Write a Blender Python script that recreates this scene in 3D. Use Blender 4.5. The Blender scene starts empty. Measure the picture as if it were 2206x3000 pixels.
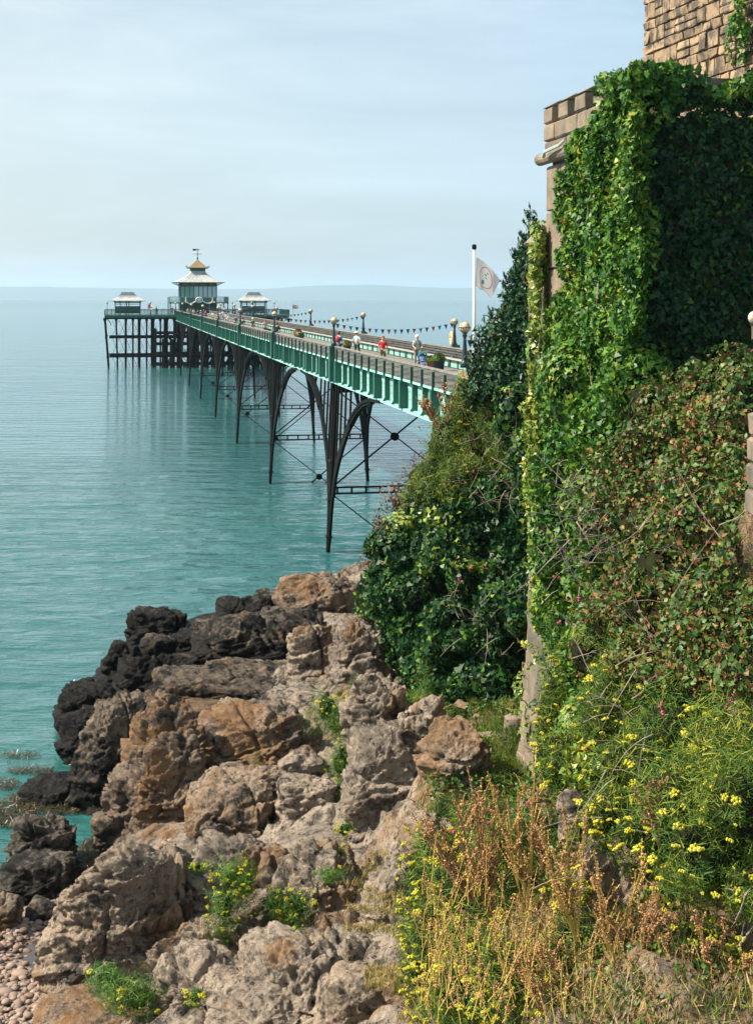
import bpy, math, random
import numpy as np
from mathutils import Vector, Matrix
random.seed(7); RNG = np.random.default_rng(7)
C = bpy.context.scene.collection
scene = bpy.context.scene
R = math.radians
# ---------------------------------------------------------------- camera, light, exposure
H, F, CX, HZ = 14.5, 4167.0, 1103.0, 868.0      # eye height over the sea, focal length in photo pixels, level line
cam_d = bpy.data.cameras.new('camera'); cam = bpy.data.objects.new('camera', cam_d); C.objects.link(cam)
cam.location = (0, 0, H); cam.rotation_euler = (R(90), 0, 0)
cam_d.sensor_fit = 'VERTICAL'; cam_d.sensor_height = 36; cam_d.sensor_width = 26.5; cam_d.lens = 50.0
cam_d.shift_y = -(1500 - HZ) / 3000.0
cam_d.clip_start = 0.3; cam_d.clip_end = 40000
scene.camera = cam
SUN_AZ, SUN_EL = -97.0, 44.0                    # azimuth from the view direction, minus is left
sd = bpy.data.lights.new('sun', 'SUN'); sun = bpy.data.objects.new('sun', sd); C.objects.link(sun)
sd.energy = 5.0; sd.angle = R(0.5); sd.color = (1.0, 0.90, 0.74)
sdir = Vector((math.sin(R(SUN_AZ)) * math.cos(R(SUN_EL)), math.cos(R(SUN_AZ)) * math.cos(R(SUN_EL)), math.sin(R(SUN_EL))))
sun.rotation_euler = sdir.to_track_quat('Z', 'Y').to_euler(); sun.location = (-30, 0, 60)
world = bpy.data.worlds.new('World'); scene.world = world; world.use_nodes = True
wn, wl = world.node_tree.nodes, world.node_tree.links
for n_ in list(wn): wn.remove(n_)
wo = wn.new('ShaderNodeOutputWorld'); bg = wn.new('ShaderNodeBackground'); sk = wn.new('ShaderNodeTexSky')
sk.sky_type = 'NISHITA'; sk.sun_disc = False; sk.sun_elevation = R(SUN_EL); sk.sun_rotation = R(SUN_AZ)
sk.air_density = 1.0; sk.dust_density = 1.6; sk.ozone_density = 1.6; sk.altitude = 10
bg.inputs['Strength'].default_value = 0.070
# thin high cloud veiling the blue
tc = wn.new('ShaderNodeTexCoord'); mp = wn.new('ShaderNodeMapping'); mp.inputs['Scale'].default_value = (1.3, 1.3, 7.0)
nz = wn.new('ShaderNodeTexNoise'); nz.inputs['Scale'].default_value = 2.6; nz.inputs['Detail'].default_value = 8; nz.inputs['Roughness'].default_value = .62; nz.inputs['Distortion'].default_value = .4
mr = wn.new('ShaderNodeMapRange'); mr.inputs['From Min'].default_value = .42; mr.inputs['From Max'].default_value = .74
mr.inputs['To Min'].default_value = .60; mr.inputs['To Max'].default_value = .92
mx = wn.new('ShaderNodeMix'); mx.data_type = 'RGBA'; mx.inputs['B'].default_value = (4.7, 6.4, 7.2, 1)
wl.new(tc.outputs['Generated'], mp.inputs['Vector']); wl.new(mp.outputs['Vector'], nz.inputs['Vector'])
wl.new(nz.outputs['Fac'], mr.inputs['Value']); wl.new(mr.outputs['Result'], mx.inputs['Factor'])
# paler, hazier sky on the side of the sun
dt = wn.new('ShaderNodeVectorMath'); dt.operation = 'DOT_PRODUCT'; dt.inputs[1].default_value = (-1, .1, .25); wl.new(tc.outputs['Generated'], dt.inputs[0])
gr = wn.new('ShaderNodeMapRange'); gr.inputs['From Min'].default_value = -.1; gr.inputs['From Max'].default_value = .9; gr.inputs['To Max'].default_value = 1.; wl.new(dt.outputs['Value'], gr.inputs['Value'])
mw = wn.new('ShaderNodeMix'); mw.data_type = 'RGBA'; mw.inputs['A'].default_value = (4.6, 6.2, 7.3, 1); mw.inputs['B'].default_value = (7.6, 8.0, 7.4, 1)
wl.new(gr.outputs['Result'], mw.inputs['Factor']); wl.new(mw.outputs['Result'], mx.inputs['B'])
wl.new(sk.outputs['Color'], mx.inputs['A']); wl.new(mx.outputs['Result'], bg.inputs['Color']); wl.new(bg.outputs['Background'], wo.inputs['Surface'])
scene.view_settings.view_transform = 'Standard'; scene.view_settings.look = 'None'
scene.view_settings.exposure = 1.0; scene.view_settings.gamma = 1.0; scene.view_settings.use_curve_mapping = False
scene.render.engine = 'CYCLES'
scene.cycles.max_bounces = 6; scene.cycles.transparent_max_bounces = 6; scene.cycles.volume_bounces = 0

# ---------------------------------------------------------------- helpers
def P(px, py, Y): return Vector(((px - CX) * Y / F, Y, H - (py - HZ) * Y / F))       # photo pixel at distance Y
def G(px, py, Z):                                                                     # photo pixel at height Z
    Y = F * (H - Z) / (py - HZ); return Vector(((px - CX) * Y / F, Y, Z))

def tag(o, label=None, cat=None, group=None, kind=None):
    if label: o['label'] = label
    if cat: o['category'] = cat
    if group: o['group'] = group
    if kind: o['kind'] = kind
    return o
def thing(name, label, cat, loc=(0, 0, 0), rz=0.0, group=None):
    o = bpy.data.objects.new(name, None); C.objects.link(o); o.location = loc; o.rotation_euler = (0, 0, rz)
    o.empty_display_size = .1
    return tag(o, label, cat, group)
def link(name, me, parent=None, loc=None, rot=None, scale=None):
    o = bpy.data.objects.new(name, me); C.objects.link(o)
    if parent: o.parent = parent
    if loc is not None: o.location = loc
    if rot is not None: o.rotation_euler = rot
    if scale is not None: o.scale = scale
    return o
def copy_tree(o, parent=None):
    kids = list(o.children); c = o.copy(); C.objects.link(c)
    if parent: c.parent = parent
    for k in kids: copy_tree(k, c)
    return c

def np_mesh(name, V, Fc, mat=None, smooth=False, shift=None):
    """V (n,3) array, Fc (m,k) array of equal-sized faces"""
    V = np.asarray(V, dtype=np.float32); Fc = np.asarray(Fc, dtype=np.int32)
    if shift is not None: V = V - np.asarray(shift, dtype=np.float32)
    me = bpy.data.meshes.new(name); me.vertices.add(len(V)); me.vertices.foreach_set('co', V.ravel())
    k = Fc.shape[1]; me.loops.add(Fc.size); me.loops.foreach_set('vertex_index', Fc.ravel())
    me.polygons.add(len(Fc)); me.polygons.foreach_set('loop_start', np.arange(0, Fc.size, k, dtype=np.int32))
    me.update(calc_edges=True)
    if smooth: me.polygons.foreach_set('use_smooth', np.ones(len(Fc), dtype=bool))
    if mat: me.materials.append(mat)
    return me

class MB:
    def __init__(s): s.v = []; s.f = []
    def add(s, vs, fs):
        b = len(s.v); s.v.extend([tuple(v) for v in vs]); s.f.extend([tuple(i + b for i in f) for f in fs]); return s
    def box(s, c, d, M=None):
        x, y, z = d[0] / 2, d[1] / 2, d[2] / 2; c = Vector(c)
        vs = [Vector((i, j, k)) for i in (-x, x) for j in (-y, y) for k in (-z, z)]
        if M: vs = [M @ v for v in vs]
        return s.add([v + c for v in vs], [(0, 1, 3, 2), (4, 6, 7, 5), (0, 4, 5, 1), (2, 3, 7, 6), (0, 2, 6, 4), (1, 5, 7, 3)])
    def beam(s, a, b, w, h, up=(0, 0, 1)):
        a, b = Vector(a), Vector(b); d = b - a; L = d.length; d.normalize(); up = Vector(up)
        if abs(d.dot(up)) > .98: up = Vector((1, 0, 0)) if abs(d.x) < .9 else Vector((0, 1, 0))
        x = d.cross(up).normalized(); z = x.cross(d).normalized()
        vs = [p + x * sx * w / 2 + z * sz * h / 2 for p in (a, b) for sx in (-1, 1) for sz in (-1, 1)]
        return s.add(vs, [(0, 1, 3, 2), (4, 6, 7, 5), (0, 4, 5, 1), (2, 3, 7, 6), (0, 2, 6, 4), (1, 5, 7, 3)])
    def path(s, pts, rs, n=6, flat=None):
        pts = [Vector(p) for p in pts]
        if not hasattr(rs, '__len__'): rs = [rs] * len(pts)
        b = len(s.v); px = None
        for i, p in enumerate(pts):
            d = (pts[min(i + 1, len(pts) - 1)] - pts[max(i - 1, 0)])
            d = d.normalized() if d.length > 1e-9 else Vector((0, 0, 1))
            if px is None: px = d.orthogonal().normalized()
            x = (px - d * px.dot(d)); x = x.normalized() if x.length > 1e-6 else d.orthogonal().normalized(); px = x; y = d.cross(x)
            for k in range(n):
                a = 2 * math.pi * k / n; s.v.append(tuple(p + (x * math.cos(a) + y * math.sin(a)) * rs[i]))
        for i in range(len(pts) - 1):
            for k in range(n):
                k2 = (k + 1) % n; s.f.append((b + i * n + k, b + i * n + k2, b + (i + 1) * n + k2, b + (i + 1) * n + k))
        s.f.append(tuple(b + k for k in range(n))[::-1]); s.f.append(tuple(b + (len(pts) - 1) * n + k for k in range(n)))
        return s
    def tube(s, a, b, r0, r1=None, n=6): return s.path([a, b], [r0, r0 if r1 is None else r1], n)
    def lathe(s, prof, c=(0, 0, 0), n=12):
        c = Vector(c); b = len(s.v)
        for r, z in prof:
            for k in range(n):
                a = 2 * math.pi * (k + .5) / n; s.v.append((c.x + r * math.cos(a), c.y + r * math.sin(a), c.z + z))
        for i in range(len(prof) - 1):
            for k in range(n):
                k2 = (k + 1) % n; s.f.append((b + i * n + k, b + i * n + k2, b + (i + 1) * n + k2, b + (i + 1) * n + k))
        s.f.append(tuple(b + k for k in range(n))[::-1]); s.f.append(tuple(b + (len(prof) - 1) * n + k for k in range(n)))
        return s
    def sphere(s, c, r, n=10, m=6, sq=(1, 1, 1)):
        c = Vector(c); b = len(s.v); s.v.append((c.x, c.y, c.z - r * sq[2]))
        for i in range(1, m):
            t = math.pi * i / m
            for k in range(n):
                a = 2 * math.pi * k / n
                s.v.append((c.x + r * sq[0] * math.sin(t) * math.cos(a), c.y + r * sq[1] * math.sin(t) * math.sin(a), c.z - r * sq[2] * math.cos(t)))
        s.v.append((c.x, c.y, c.z + r * sq[2])); e = len(s.v) - 1
        for k in range(n):
            k2 = (k + 1) % n; s.f.append((b, b + 1 + k2, b + 1 + k)); s.f.append((e, e - n + k, e - n + k2))
            for i in range(m - 2): s.f.append((b + 1 + i * n + k, b + 1 + i * n + k2, b + 1 + (i + 1) * n + k2, b + 1 + (i + 1) * n + k))
        return s
    def mesh(s, name, mat, smooth=False, shift=None):
        me = bpy.data.meshes.new(name); vs = s.v
        if shift is not None: vs = [(v[0] - shift[0], v[1] - shift[1], v[2] - shift[2]) for v in vs]
        me.from_pydata(vs, [], s.f); me.update()
        if smooth: me.polygons.foreach_set('use_smooth', [True] * len(me.polygons))
        me.materials.append(mat); return me
    def build(s, name, mat, parent=None, smooth=False, shift=None, **k): return link(name, s.mesh(name, mat, smooth, shift), parent, **k)

def mat(name, col, rough=.6, metal=0.0, var=0.0, col2=None, nscale=3.0, bump=0.0, bscale=20.0, spec=.5, thr=(.35, .65), coords='Object', isl=0.0, stretch=(1, 1, 1), trans=0.0, detail=5):
    m = bpy.data.materials.new(name); m.use_nodes = True; N, L = m.node_tree.nodes, m.node_tree.links
    b = N['Principled BSDF']; b.inputs['Roughness'].default_value = rough; b.inputs['Metallic'].default_value = metal
    b.inputs['Specular IOR Level'].default_value = spec
    c = (*col, 1); b.inputs['Base Color'].default_value = c
    t = N.new('ShaderNodeTexCoord'); mp_ = N.new('ShaderNodeMapping'); mp_.inputs['Scale'].default_value = stretch
    L.new(t.outputs[coords], mp_.inputs['Vector'])
    last = None
    if col2 is not None:
        n1 = N.new('ShaderNodeTexNoise'); n1.inputs['Scale'].default_value = nscale; n1.inputs['Detail'].default_value = detail; n1.inputs['Roughness'].default_value = .65
        L.new(mp_.outputs['Vector'], n1.inputs['Vector'])
        r = N.new('ShaderNodeMapRange'); r.inputs['From Min'].default_value = thr[0]; r.inputs['From Max'].default_value = thr[1]
        L.new(n1.outputs['Fac'], r.inputs['Value'])
        x = N.new('ShaderNodeMix'); x.data_type = 'RGBA'; x.inputs['A'].default_value = c; x.inputs['B'].default_value = (*col2, 1)
        L.new(r.outputs['Result'], x.inputs['Factor']); last = x.outputs['Result']
    if isl:
        g = N.new('ShaderNodeObjectInfo'); hs = N.new('ShaderNodeHueSaturation'); rr = N.new('ShaderNodeMapRange')
        rr.inputs['To Min'].default_value = 1 - isl; rr.inputs['To Max'].default_value = 1 + isl
        L.new(g.outputs['Random'], rr.inputs['Value']); L.new(rr.outputs['Result'], hs.inputs['Value'])
        if last: L.new(last, hs.inputs['Color'])
        else: hs.inputs['Color'].default_value = c
        last = hs.outputs['Color']
    if last: L.new(last, b.inputs['Base Color'])
    if bump:
        n2 = N.new('ShaderNodeTexNoise'); n2.inputs['Scale'].default_value = bscale; n2.inputs['Detail'].default_value = 6
        L.new(mp_.outputs['Vector'], n2.inputs['Vector']); bu = N.new('ShaderNodeBump'); bu.inputs['Strength'].default_value = bump
        bu.inputs['Distance'].default_value = .02 if bscale > 5 else .1
        L.new(n2.outputs['Fac'], bu.inputs['Height']); L.new(bu.outputs['Normal'], b.inputs['Normal'])
    return m

def leafmat(name, stops, rough=.45, spec=.5, cl=1.2, trans=.25, clw=.35):
    """colour from a ramp: random per leaf, mixed with a slow noise so that neighbouring leaves keep to a clump colour"""
    m = bpy.data.materials.new(name); m.use_nodes = True; N, L = m.node_tree.nodes, m.node_tree.links
    b = N['Principled BSDF']; b.inputs['Roughness'].default_value = rough; b.inputs['Specular IOR Level'].default_value = spec
    g = N.new('ShaderNodeNewGeometry'); n1 = N.new('ShaderNodeTexNoise'); n1.inputs['Scale'].default_value = cl; n1.inputs['Detail'].default_value = 3
    L.new(g.outputs['Position'], n1.inputs['Vector'])
    r = N.new('ShaderNodeMapRange'); r.inputs['From Min'].default_value = .3; r.inputs['From Max'].default_value = .7; L.new(n1.outputs['Fac'], r.inputs['Value'])
    x = N.new('ShaderNodeMix'); x.inputs['Factor'].default_value = clw; L.new(g.outputs['Random Per Island'], x.inputs['A']); L.new(r.outputs['Result'], x.inputs['B'])
    cr = N.new('ShaderNodeValToRGB'); e = cr.color_ramp.elements
    while len(e) < len(stops): e.new(.5)
    for i, (p_, c_) in enumerate(stops): e[i].position = p_; e[i].color = (*c_, 1)
    L.new(x.outputs['Result'], cr.inputs['Fac']); L.new(cr.outputs['Color'], b.inputs['Base Color'])
    if trans:
        tr = N.new('ShaderNodeBsdfTranslucent'); L.new(cr.outputs['Color'], tr.inputs['Color']); ms = N.new('ShaderNodeMixShader'); ms.inputs['Fac'].default_value = trans
        L.new(b.outputs['BSDF'], ms.inputs[1]); L.new(tr.outputs['BSDF'], ms.inputs[2]); L.new(ms.outputs['Shader'], N['Material Output'].inputs['Surface'])
    return m

# vectorised noise
def _h(ix, iy, iz, s):
    n = (ix.astype(np.int64) * 73856093) ^ (iy.astype(np.int64) * 19349663) ^ (iz.astype(np.int64) * 83492791) ^ (s * 2654435)
    n = (n * 1103515245 + 12345) & 0x7fffffff; n = ((n >> 13) ^ n) * 60493 & 0x7fffffff; n = ((n >> 11) ^ n) & 0xffff
    return n / 65535.0
def vnoise(p, s=0):
    f = np.floor(p); t = p - f; t = t * t * t * (t * (t * 6 - 15) + 10); i = f.astype(np.int64); r = 0
    for a in (0, 1):
        wx = t[:, 0] if a else 1 - t[:, 0]
        for b in (0, 1):
            wy = t[:, 1] if b else 1 - t[:, 1]
            for c in (0, 1):
                wz = t[:, 2] if c else 1 - t[:, 2]; r = r + wx * wy * wz * _h(i[:, 0] + a, i[:, 1] + b, i[:, 2] + c, s)
    return r * 2 - 1
def fbm(p, o=4, s=0, g=.5, l=2.03):
    r = 0; a = 1.0
    for k in range(o): r = r + a * vnoise(p, s + k); p = p * l + 17.3; a *= g
    return r
def worley(p, s=0):
    f = np.floor(p).astype(np.int64); d1 = np.full(len(p), 9.0); d2 = np.full(len(p), 9.0); idn = np.zeros(len(p))
    for a in (-1, 0, 1):
        for b in (-1, 0, 1):
            for c in (-1, 0, 1):
                x, y, z = f[:, 0] + a, f[:, 1] + b, f[:, 2] + c
                dx = x + _h(x, y, z, s) - p[:, 0]; dy = y + _h(x, y, z, s + 1) - p[:, 1]; dz = z + _h(x, y, z, s + 2) - p[:, 2]
                d = np.sqrt(dx * dx + dy * dy + dz * dz); m = d < d1; d2 = np.where(m, d1, np.minimum(d2, d)); d1 = np.where(m, d, d1); idn = np.where(m, _h(x, y, z, s + 3), idn)
    return d1, d2, idn

# ---------------------------------------------------------------- sea, far shore, air
def sea_material():
    m = bpy.data.materials.new('sea_water'); m.use_nodes = True; N, L = m.node_tree.nodes, m.node_tree.links; b = N['Principled BSDF']
    b.inputs['Roughness'].default_value = .05; b.inputs['IOR'].default_value = 1.33; b.inputs['Specular IOR Level'].default_value = .5
    g = N.new('ShaderNodeNewGeometry')
    def noise(sc, st, det, ro=.5):
        mp_ = N.new('ShaderNodeMapping'); mp_.inputs['Scale'].default_value = st; mp_.inputs['Rotation'].default_value = (0, 0, R(8))
        n = N.new('ShaderNodeTexNoise'); n.inputs['Scale'].default_value = sc; n.inputs['Detail'].default_value = det; n.inputs['Roughness'].default_value = ro
        L.new(g.outputs['Position'], mp_.inputs['Vector']); L.new(mp_.outputs['Vector'], n.inputs['Vector']); return n
    def bump(h, dist, stren, nrm=None):
        bu = N.new('ShaderNodeBump'); bu.inputs['Distance'].default_value = dist; bu.inputs['Strength'].default_value = stren; L.new(h.outputs['Fac'], bu.inputs['Height'])
        if nrm: L.new(nrm.outputs['Normal'], bu.inputs['Normal'])
        return bu
    b1 = bump(noise(.5, (.35, 1, 1), 3), .62, 1.); b2 = bump(noise(1.9, (.5, 1, 1), 4, .6), .2, .9, b1); b3 = bump(noise(.09, (.35, 1, 1), 2), .9, .6, b2)
    L.new(b3.outputs['Normal'], b.inputs['Normal'])
    big = noise(.012, (.5, 1, 1), 4); x = N.new('ShaderNodeMix'); x.data_type = 'RGBA'
    r = N.new('ShaderNodeMapRange'); r.inputs['From Min'].default_value = .35; r.inputs['From Max'].default_value = .65; L.new(big.outputs['Fac'], r.inputs['Value'])
    x.inputs['A'].default_value = (.024, .108, .104, 1); x.inputs['B'].default_value = (.018, .080, .098, 1); L.new(r.outputs['Result'], x.inputs['Factor']); L.new(x.outputs['Result'], b.inputs['Base Color'])
    return m
SEA = sea_material()
# sheet: fine near the rocks (real ripples), coarse to the horizon
def sea_sheet():
    ys = np.concatenate([np.linspace(22, 130, 440), np.geomspace(131, 5035, 60)]); xs = np.concatenate([-np.geomspace(6000, 31, 24), np.linspace(-30, 14, 190), np.geomspace(15, 6000, 24)])
    X, Y = np.meshgrid(xs, ys); p = np.stack([X.ravel() * .5, Y.ravel() * 1.25, np.zeros(X.size)], 1)
    z = .05 * fbm(p * .55, 2, 3) + .03 * fbm(p * 1.5, 2, 9); z = z * np.clip((140 - Y.ravel()) / 60, 0, 1) * np.clip((Y.ravel() - 35) / 22, .25, 1)
    V = np.stack([X.ravel(), Y.ravel(), z], 1); nx, ny = len(xs), len(ys); i = (np.arange(ny - 1)[:, None] * nx + np.arange(nx - 1)[None]).ravel()
    o = link('sea', np_mesh('sea', V, np.stack([i, i + 1, i + nx + 1, i + nx], 1), SEA, True)); tag(o, kind='structure')
sea_sheet()
def hills():
    xs = np.linspace(-11000, 11000, 300); V = []; Fc = []
    prof = np.interp(xs, [-11000, -5000, -4400, -3300, -2400, -1300, -600, 0, 800, 1800, 4000, 11000], [60, 100, 120, 118, 88, 90, 128, 135, 118, 112, 105, 120])
    p = np.stack([xs / 800, xs * 0, xs * 0], 1); prof = prof + 13 * fbm(p, 4, 5)
    for j, (dy, hf) in enumerate([(0, -34), (250, 'a'), (620, 'b'), (1000, 'c')]):
        for i, x in enumerate(xs):
            z = {-34: -34, 'a': 8 + prof[i] * .3, 'b': prof[i], 'c': prof[i] * .7}[hf]; V.append((x, 15800 + dy, z))
    n = len(xs); Fc = [(j * n + i, j * n + i + 1, (j + 1) * n + i + 1, (j + 1) * n + i) for j in range(3) for i in range(n - 1)]
    o = link('hills', np_mesh('hills', V, Fc, mat('hill_grass', (.035, .06, .035), .9, col2=(.06, .075, .04), nscale=.004), True)); tag(o, kind='structure')
hills()
def haze():
    mb = MB().box((0, 8550, 75), (26000, 17700, 236)); m = bpy.data.materials.new('sea_haze'); m.use_nodes = True; N, L = m.node_tree.nodes, m.node_tree.links
    N.remove(N['Principled BSDF']); v = N.new('ShaderNodeVolumePrincipled'); v.inputs['Density'].default_value = HAZE_D; v.inputs['Color'].default_value = (.60, .81, 1.0, 1)
    v.inputs['Anisotropy'].default_value = .25
    L.new(v.outputs['Volume'], N['Material Output'].inputs['Volume']); o = mb.build('haze', m); tag(o, kind='stuff')
HAZE_D = .000072
haze()

# ---------------------------------------------------------------- materials of the pier
M = {}
M['green'] = mat('pale_green_paint', (.27, .52, .48), .5, col2=(.17, .36, .32), nscale=1.1, isl=.13, bump=.25, thr=(.42, .72), stretch=(1, 1, .5), detail=8)
M['dgreen'] = mat('dark_green_paint', (.008, .10, .072), .45, col2=(.012, .07, .055), nscale=2)
M['iron'] = mat('black_green_iron', (.004, .007, .008), .7, col2=(.016, .012, .008), nscale=1.5, thr=(.5, .8), bump=.15, spec=.1)
M['shadegreen'] = mat('stiffener_shade_green', (.012, .125, .09), .5, col2=(.02, .09, .07), nscale=2)  # panel green made darker: shade of the unlit stiffener sides put into the colour
M['iron2'] = mat('grey_black_iron', (.008, .011, .011), .7, spec=.12, col2=(.03, .028, .024), nscale=1.1, bump=.2)  # slightly paler tone than the other iron
M['timber'] = mat('weathered_timber', (.105, .108, .105), .85, col2=(.03, .031, .031), nscale=2.2, thr=(.38, .7), bump=.5, bscale=14, isl=.28, stretch=(1, .25, 3))
M['toprail'] = mat('pale_weathered_rail', (.24, .235, .22), .8, col2=(.12, .115, .105), nscale=3)
M['seat'] = mat('bleached_seat_board', (.38, .365, .33), .75, col2=(.19, .18, .16), nscale=2, thr=(.4, .8), isl=.1, stretch=(1, .3, 2))
M['deck'] = mat('deck_plank', (.17, .155, .135), .8, col2=(.15, .135, .12), nscale=1.5, isl=.15)
M['pile'] = mat('old_wet_timber', (.035, .028, .02), .7, col2=(.012, .012, .011), nscale=.8)
M['white'] = mat('white_paint', (.62, .62, .59), .4, col2=(.6, .6, .56), nscale=2)
M['zinc'] = mat('pale_lead_roof', (.44, .45, .44), .42, col2=(.30, .31, .30), nscale=1.2)
M['rust'] = mat('orange_rusted_roof', (.30, .14, .05), .7, col2=(.10, .16, .10), nscale=1.3, thr=(.4, .7))
M['glass'] = mat('window_glass', (.05, .09, .10), .08, spec=.8)
M['paleglass'] = mat('frosted_glass_panel', (.20, .38, .34), .25)
M['globe'] = mat('cream_globe', (.70, .58, .38), .25, col2=(.52, .37, .17), nscale=2, spec=.6)
M['lampiron'] = mat('lamp_iron', (.012, .03, .034), .25)
M['rope'] = mat('bunting_string', (.5, .5, .48), .8)
for nm, cc in {'navy': (.012, .05, .13), 'teal': (.02, .22, .32), 'brick': (.30, .06, .045), 'ltred': (.5, .16, .12)}.items():
    M[nm] = mat('pennant_' + nm, cc, .8, isl=.15)
TH = R(10.41); PD = Vector((-.1807, .9835, 0)); ND = Vector((.9835, .1807, 0)); PC = Vector((1.037, 81.13, 0))
def PF(u, v, z=0): return PC + ND * u + PD * v + Vector((0, 0, z))
def VX(px, u):      # v along the pier at which a point at lateral u shows at photo column px
    k = (px - CX) / F; ax, ay = PC.x + ND.x * u, PC.y + ND.y * u
    return (k * ay - ax) / (PD.x - k * PD.y)
SP = 30.5; BAY = SP / 15; V0 = -30.5 - 1.2; VE = 7 * SP
DZ = 10.5
pier = thing('pier', 'long pier with pale green girders on tall black arched trestles over the sea', 'pier', PC, TH)
def girder(side):
    s = side; U = 3.25 * s
    g = MB().box((U, (V0 + VE) / 2, 10.90), (.5, VE - V0, .10)).box((U, (V0 + VE) / 2, 9.62), (.55, VE - V0, .10)).build('girder', M['green'], pier)
    nb = int((VE - V0) / BAY)
    pan = MB().box((0, 0, 10.26), (.05, BAY - .02, 1.18))
    for zz in (9.75, 10.08, 10.42, 10.76):
        for yy in (-.75, -.45, .45, .75): pan.box((.035 * s, yy, zz), (.03, .045, .045))
    pan = pan.mesh('panel', M['green'])
    nar = MB().box((.13 * s, 0, 10.28), (.20, .035, 1.14)).box((.24 * s, 0, 10.28), (.03, .13, 1.14)).add([(.2 * s, -.02, 9.95), (.2 * s, .02, 9.95), (.2 * s, -.02, 9.68), (.2 * s, .02, 9.68), (.36 * s, -.02, 9.69), (.36 * s, .02, 9.69)], [(0, 2, 4), (1, 5, 3), (0, 4, 5, 1), (2, 3, 5, 4)]).mesh('stiffener', M['shadegreen'])
    wid = MB().box((.20 * s, 0, 10.26), (.34, .07, 1.18)).box((.38 * s, 0, 10.26), (.04, .30, 1.18)).mesh('stiffener', M['shadegreen'])
    for i in range(nb + 1):
        v = V0 + i * BAY
        if v + BAY <= VE: link('panel', pan, g, (U, v + BAY / 2, 0))
        link('stiffener', wid if i % 3 == 0 else nar, g, (U, v, 0))
    # parapet: boards and posts
    top = MB().box((3.42 * s, (V0 + VE) / 2, 11.66 if s < 0 else 11.54), (.16, VE - V0, .06)).build('parapet', M['toprail'], pier)
    post = MB().box((0, 0, 11.2), (.12, .10, .70 if s < 0 else .6)).mesh('post', M['dgreen'])
    bm = [MB().box((0, 0, 0), (.07, BAY - .03, .203)).mesh('board', M['timber']) for _ in range(2)]
    far = MB(); seat = None
    for i in range(nb):
        v = V0 + i * BAY; link('post', post, top, (3.52 * s, v, 0))
        for k in range(3):
            z = 11.05 + k * (.218 if s < 0 else .195) + random.uniform(-.006, .006)
            if i < 40: link('board', bm[k % 2], top, (3.44 * s + random.uniform(-.008, .008), v + BAY / 2, z))
            else: far.box((3.44 * s, v + BAY / 2, z), (.07, BAY - .03, .203))
    tag(far.build('board', M['timber'], top), kind='stuff')
    # bench along the inside
    bench = MB().box((2.98 * s, (V0 + VE) / 2, 10.93), (.06, VE - V0, .07)).build('bench', M['seat'], pier)
    slat = MB().box((0, 0, 0), (.13, BAY * 2 - .03, .035)).mesh('slat', M['seat']); fs = MB(); front = MB(); bk = MB()
    for i in range(0, nb, 2):
        v = V0 + i * BAY + BAY
        for k in range(3):
            if i < 60: link('slat', slat, bench, ((2.78 + k * .145) * s - .0 * s, v, 10.985 + k * .002))
            else: fs.box(((2.78 + k * .145) * s, v, 10.985), (.13, BAY * 2 - .03, .035))
    for i in range(nb):
        v = V0 + i * BAY; front.box((2.9 * s, v, 10.71), (.05, .12 if i % 3 else .5, .42))
        for k in range(3): bk.box((3.33 * s - .01 * s * k, v + BAY / 2, 11.12 + k * .155), (.04, BAY - .06, .10))
    fs.box((3.1 * s, (V0 + VE) / 2, 10.7), (.04, VE - V0, .40))
    tag(fs.build('slat', M['seat'], bench), kind='stuff'); tag(front.build('bench_support', M['dgreen'], bench), kind='stuff')
    MB().box((2.95 * s, (V0 + VE) / 2, 10.7), (.03, VE - V0, .38)).build('bench_front', M['green'], bench)
    tag(bk.build('backrest_board', M['timber'], bench), kind='stuff')
    # pilaster under every lamp
    pil = MB().box((.30 * s, 0, 10.42), (.46, .55, 1.5)).box((.32 * s, 0, 11.3), (.40, .42, .8)).mesh('pilaster', M['dgreen'])
    br = MB().path([(.55 * s, 0, 11.6), (.62 * s, .1, 11.3), (.55 * s, .15, 11.05), (.66 * s, .05, 10.9), (.6 * s, -.1, 10.75)], .05, 5).mesh('scroll_bracket', M['lampiron'])
    for k in range(-1, 8):
        q = link('pilaster', pil, g, (U, k * SP, 0))
for s_ in (-1, 1): girder(s_)
dk = MB().box((0, (V0 + VE) / 2, DZ - .14), (6.3, VE - V0, .12)).build('deck', M['deck'], pier)
pm = [MB().box((0, 0, 0), (.20, 12.1, .05)).mesh('plank', M['deck']) for _ in range(1)][0]
for j in range(10):
    for i in range(26): link('plank', pm, dk, (-2.72 + i * .2175, V0 + 6.1 + j * 12.2, DZ - .03 + random.uniform(-.004, .004)))
cb = MB()
for i in range(int((VE - V0) / BAY)): cb.box((0, V0 + i * BAY, 10.02), (6.3, .14, .55))
tag(cb.build('cross_beam', M['iron'], pier), kind='stuff')
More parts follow.
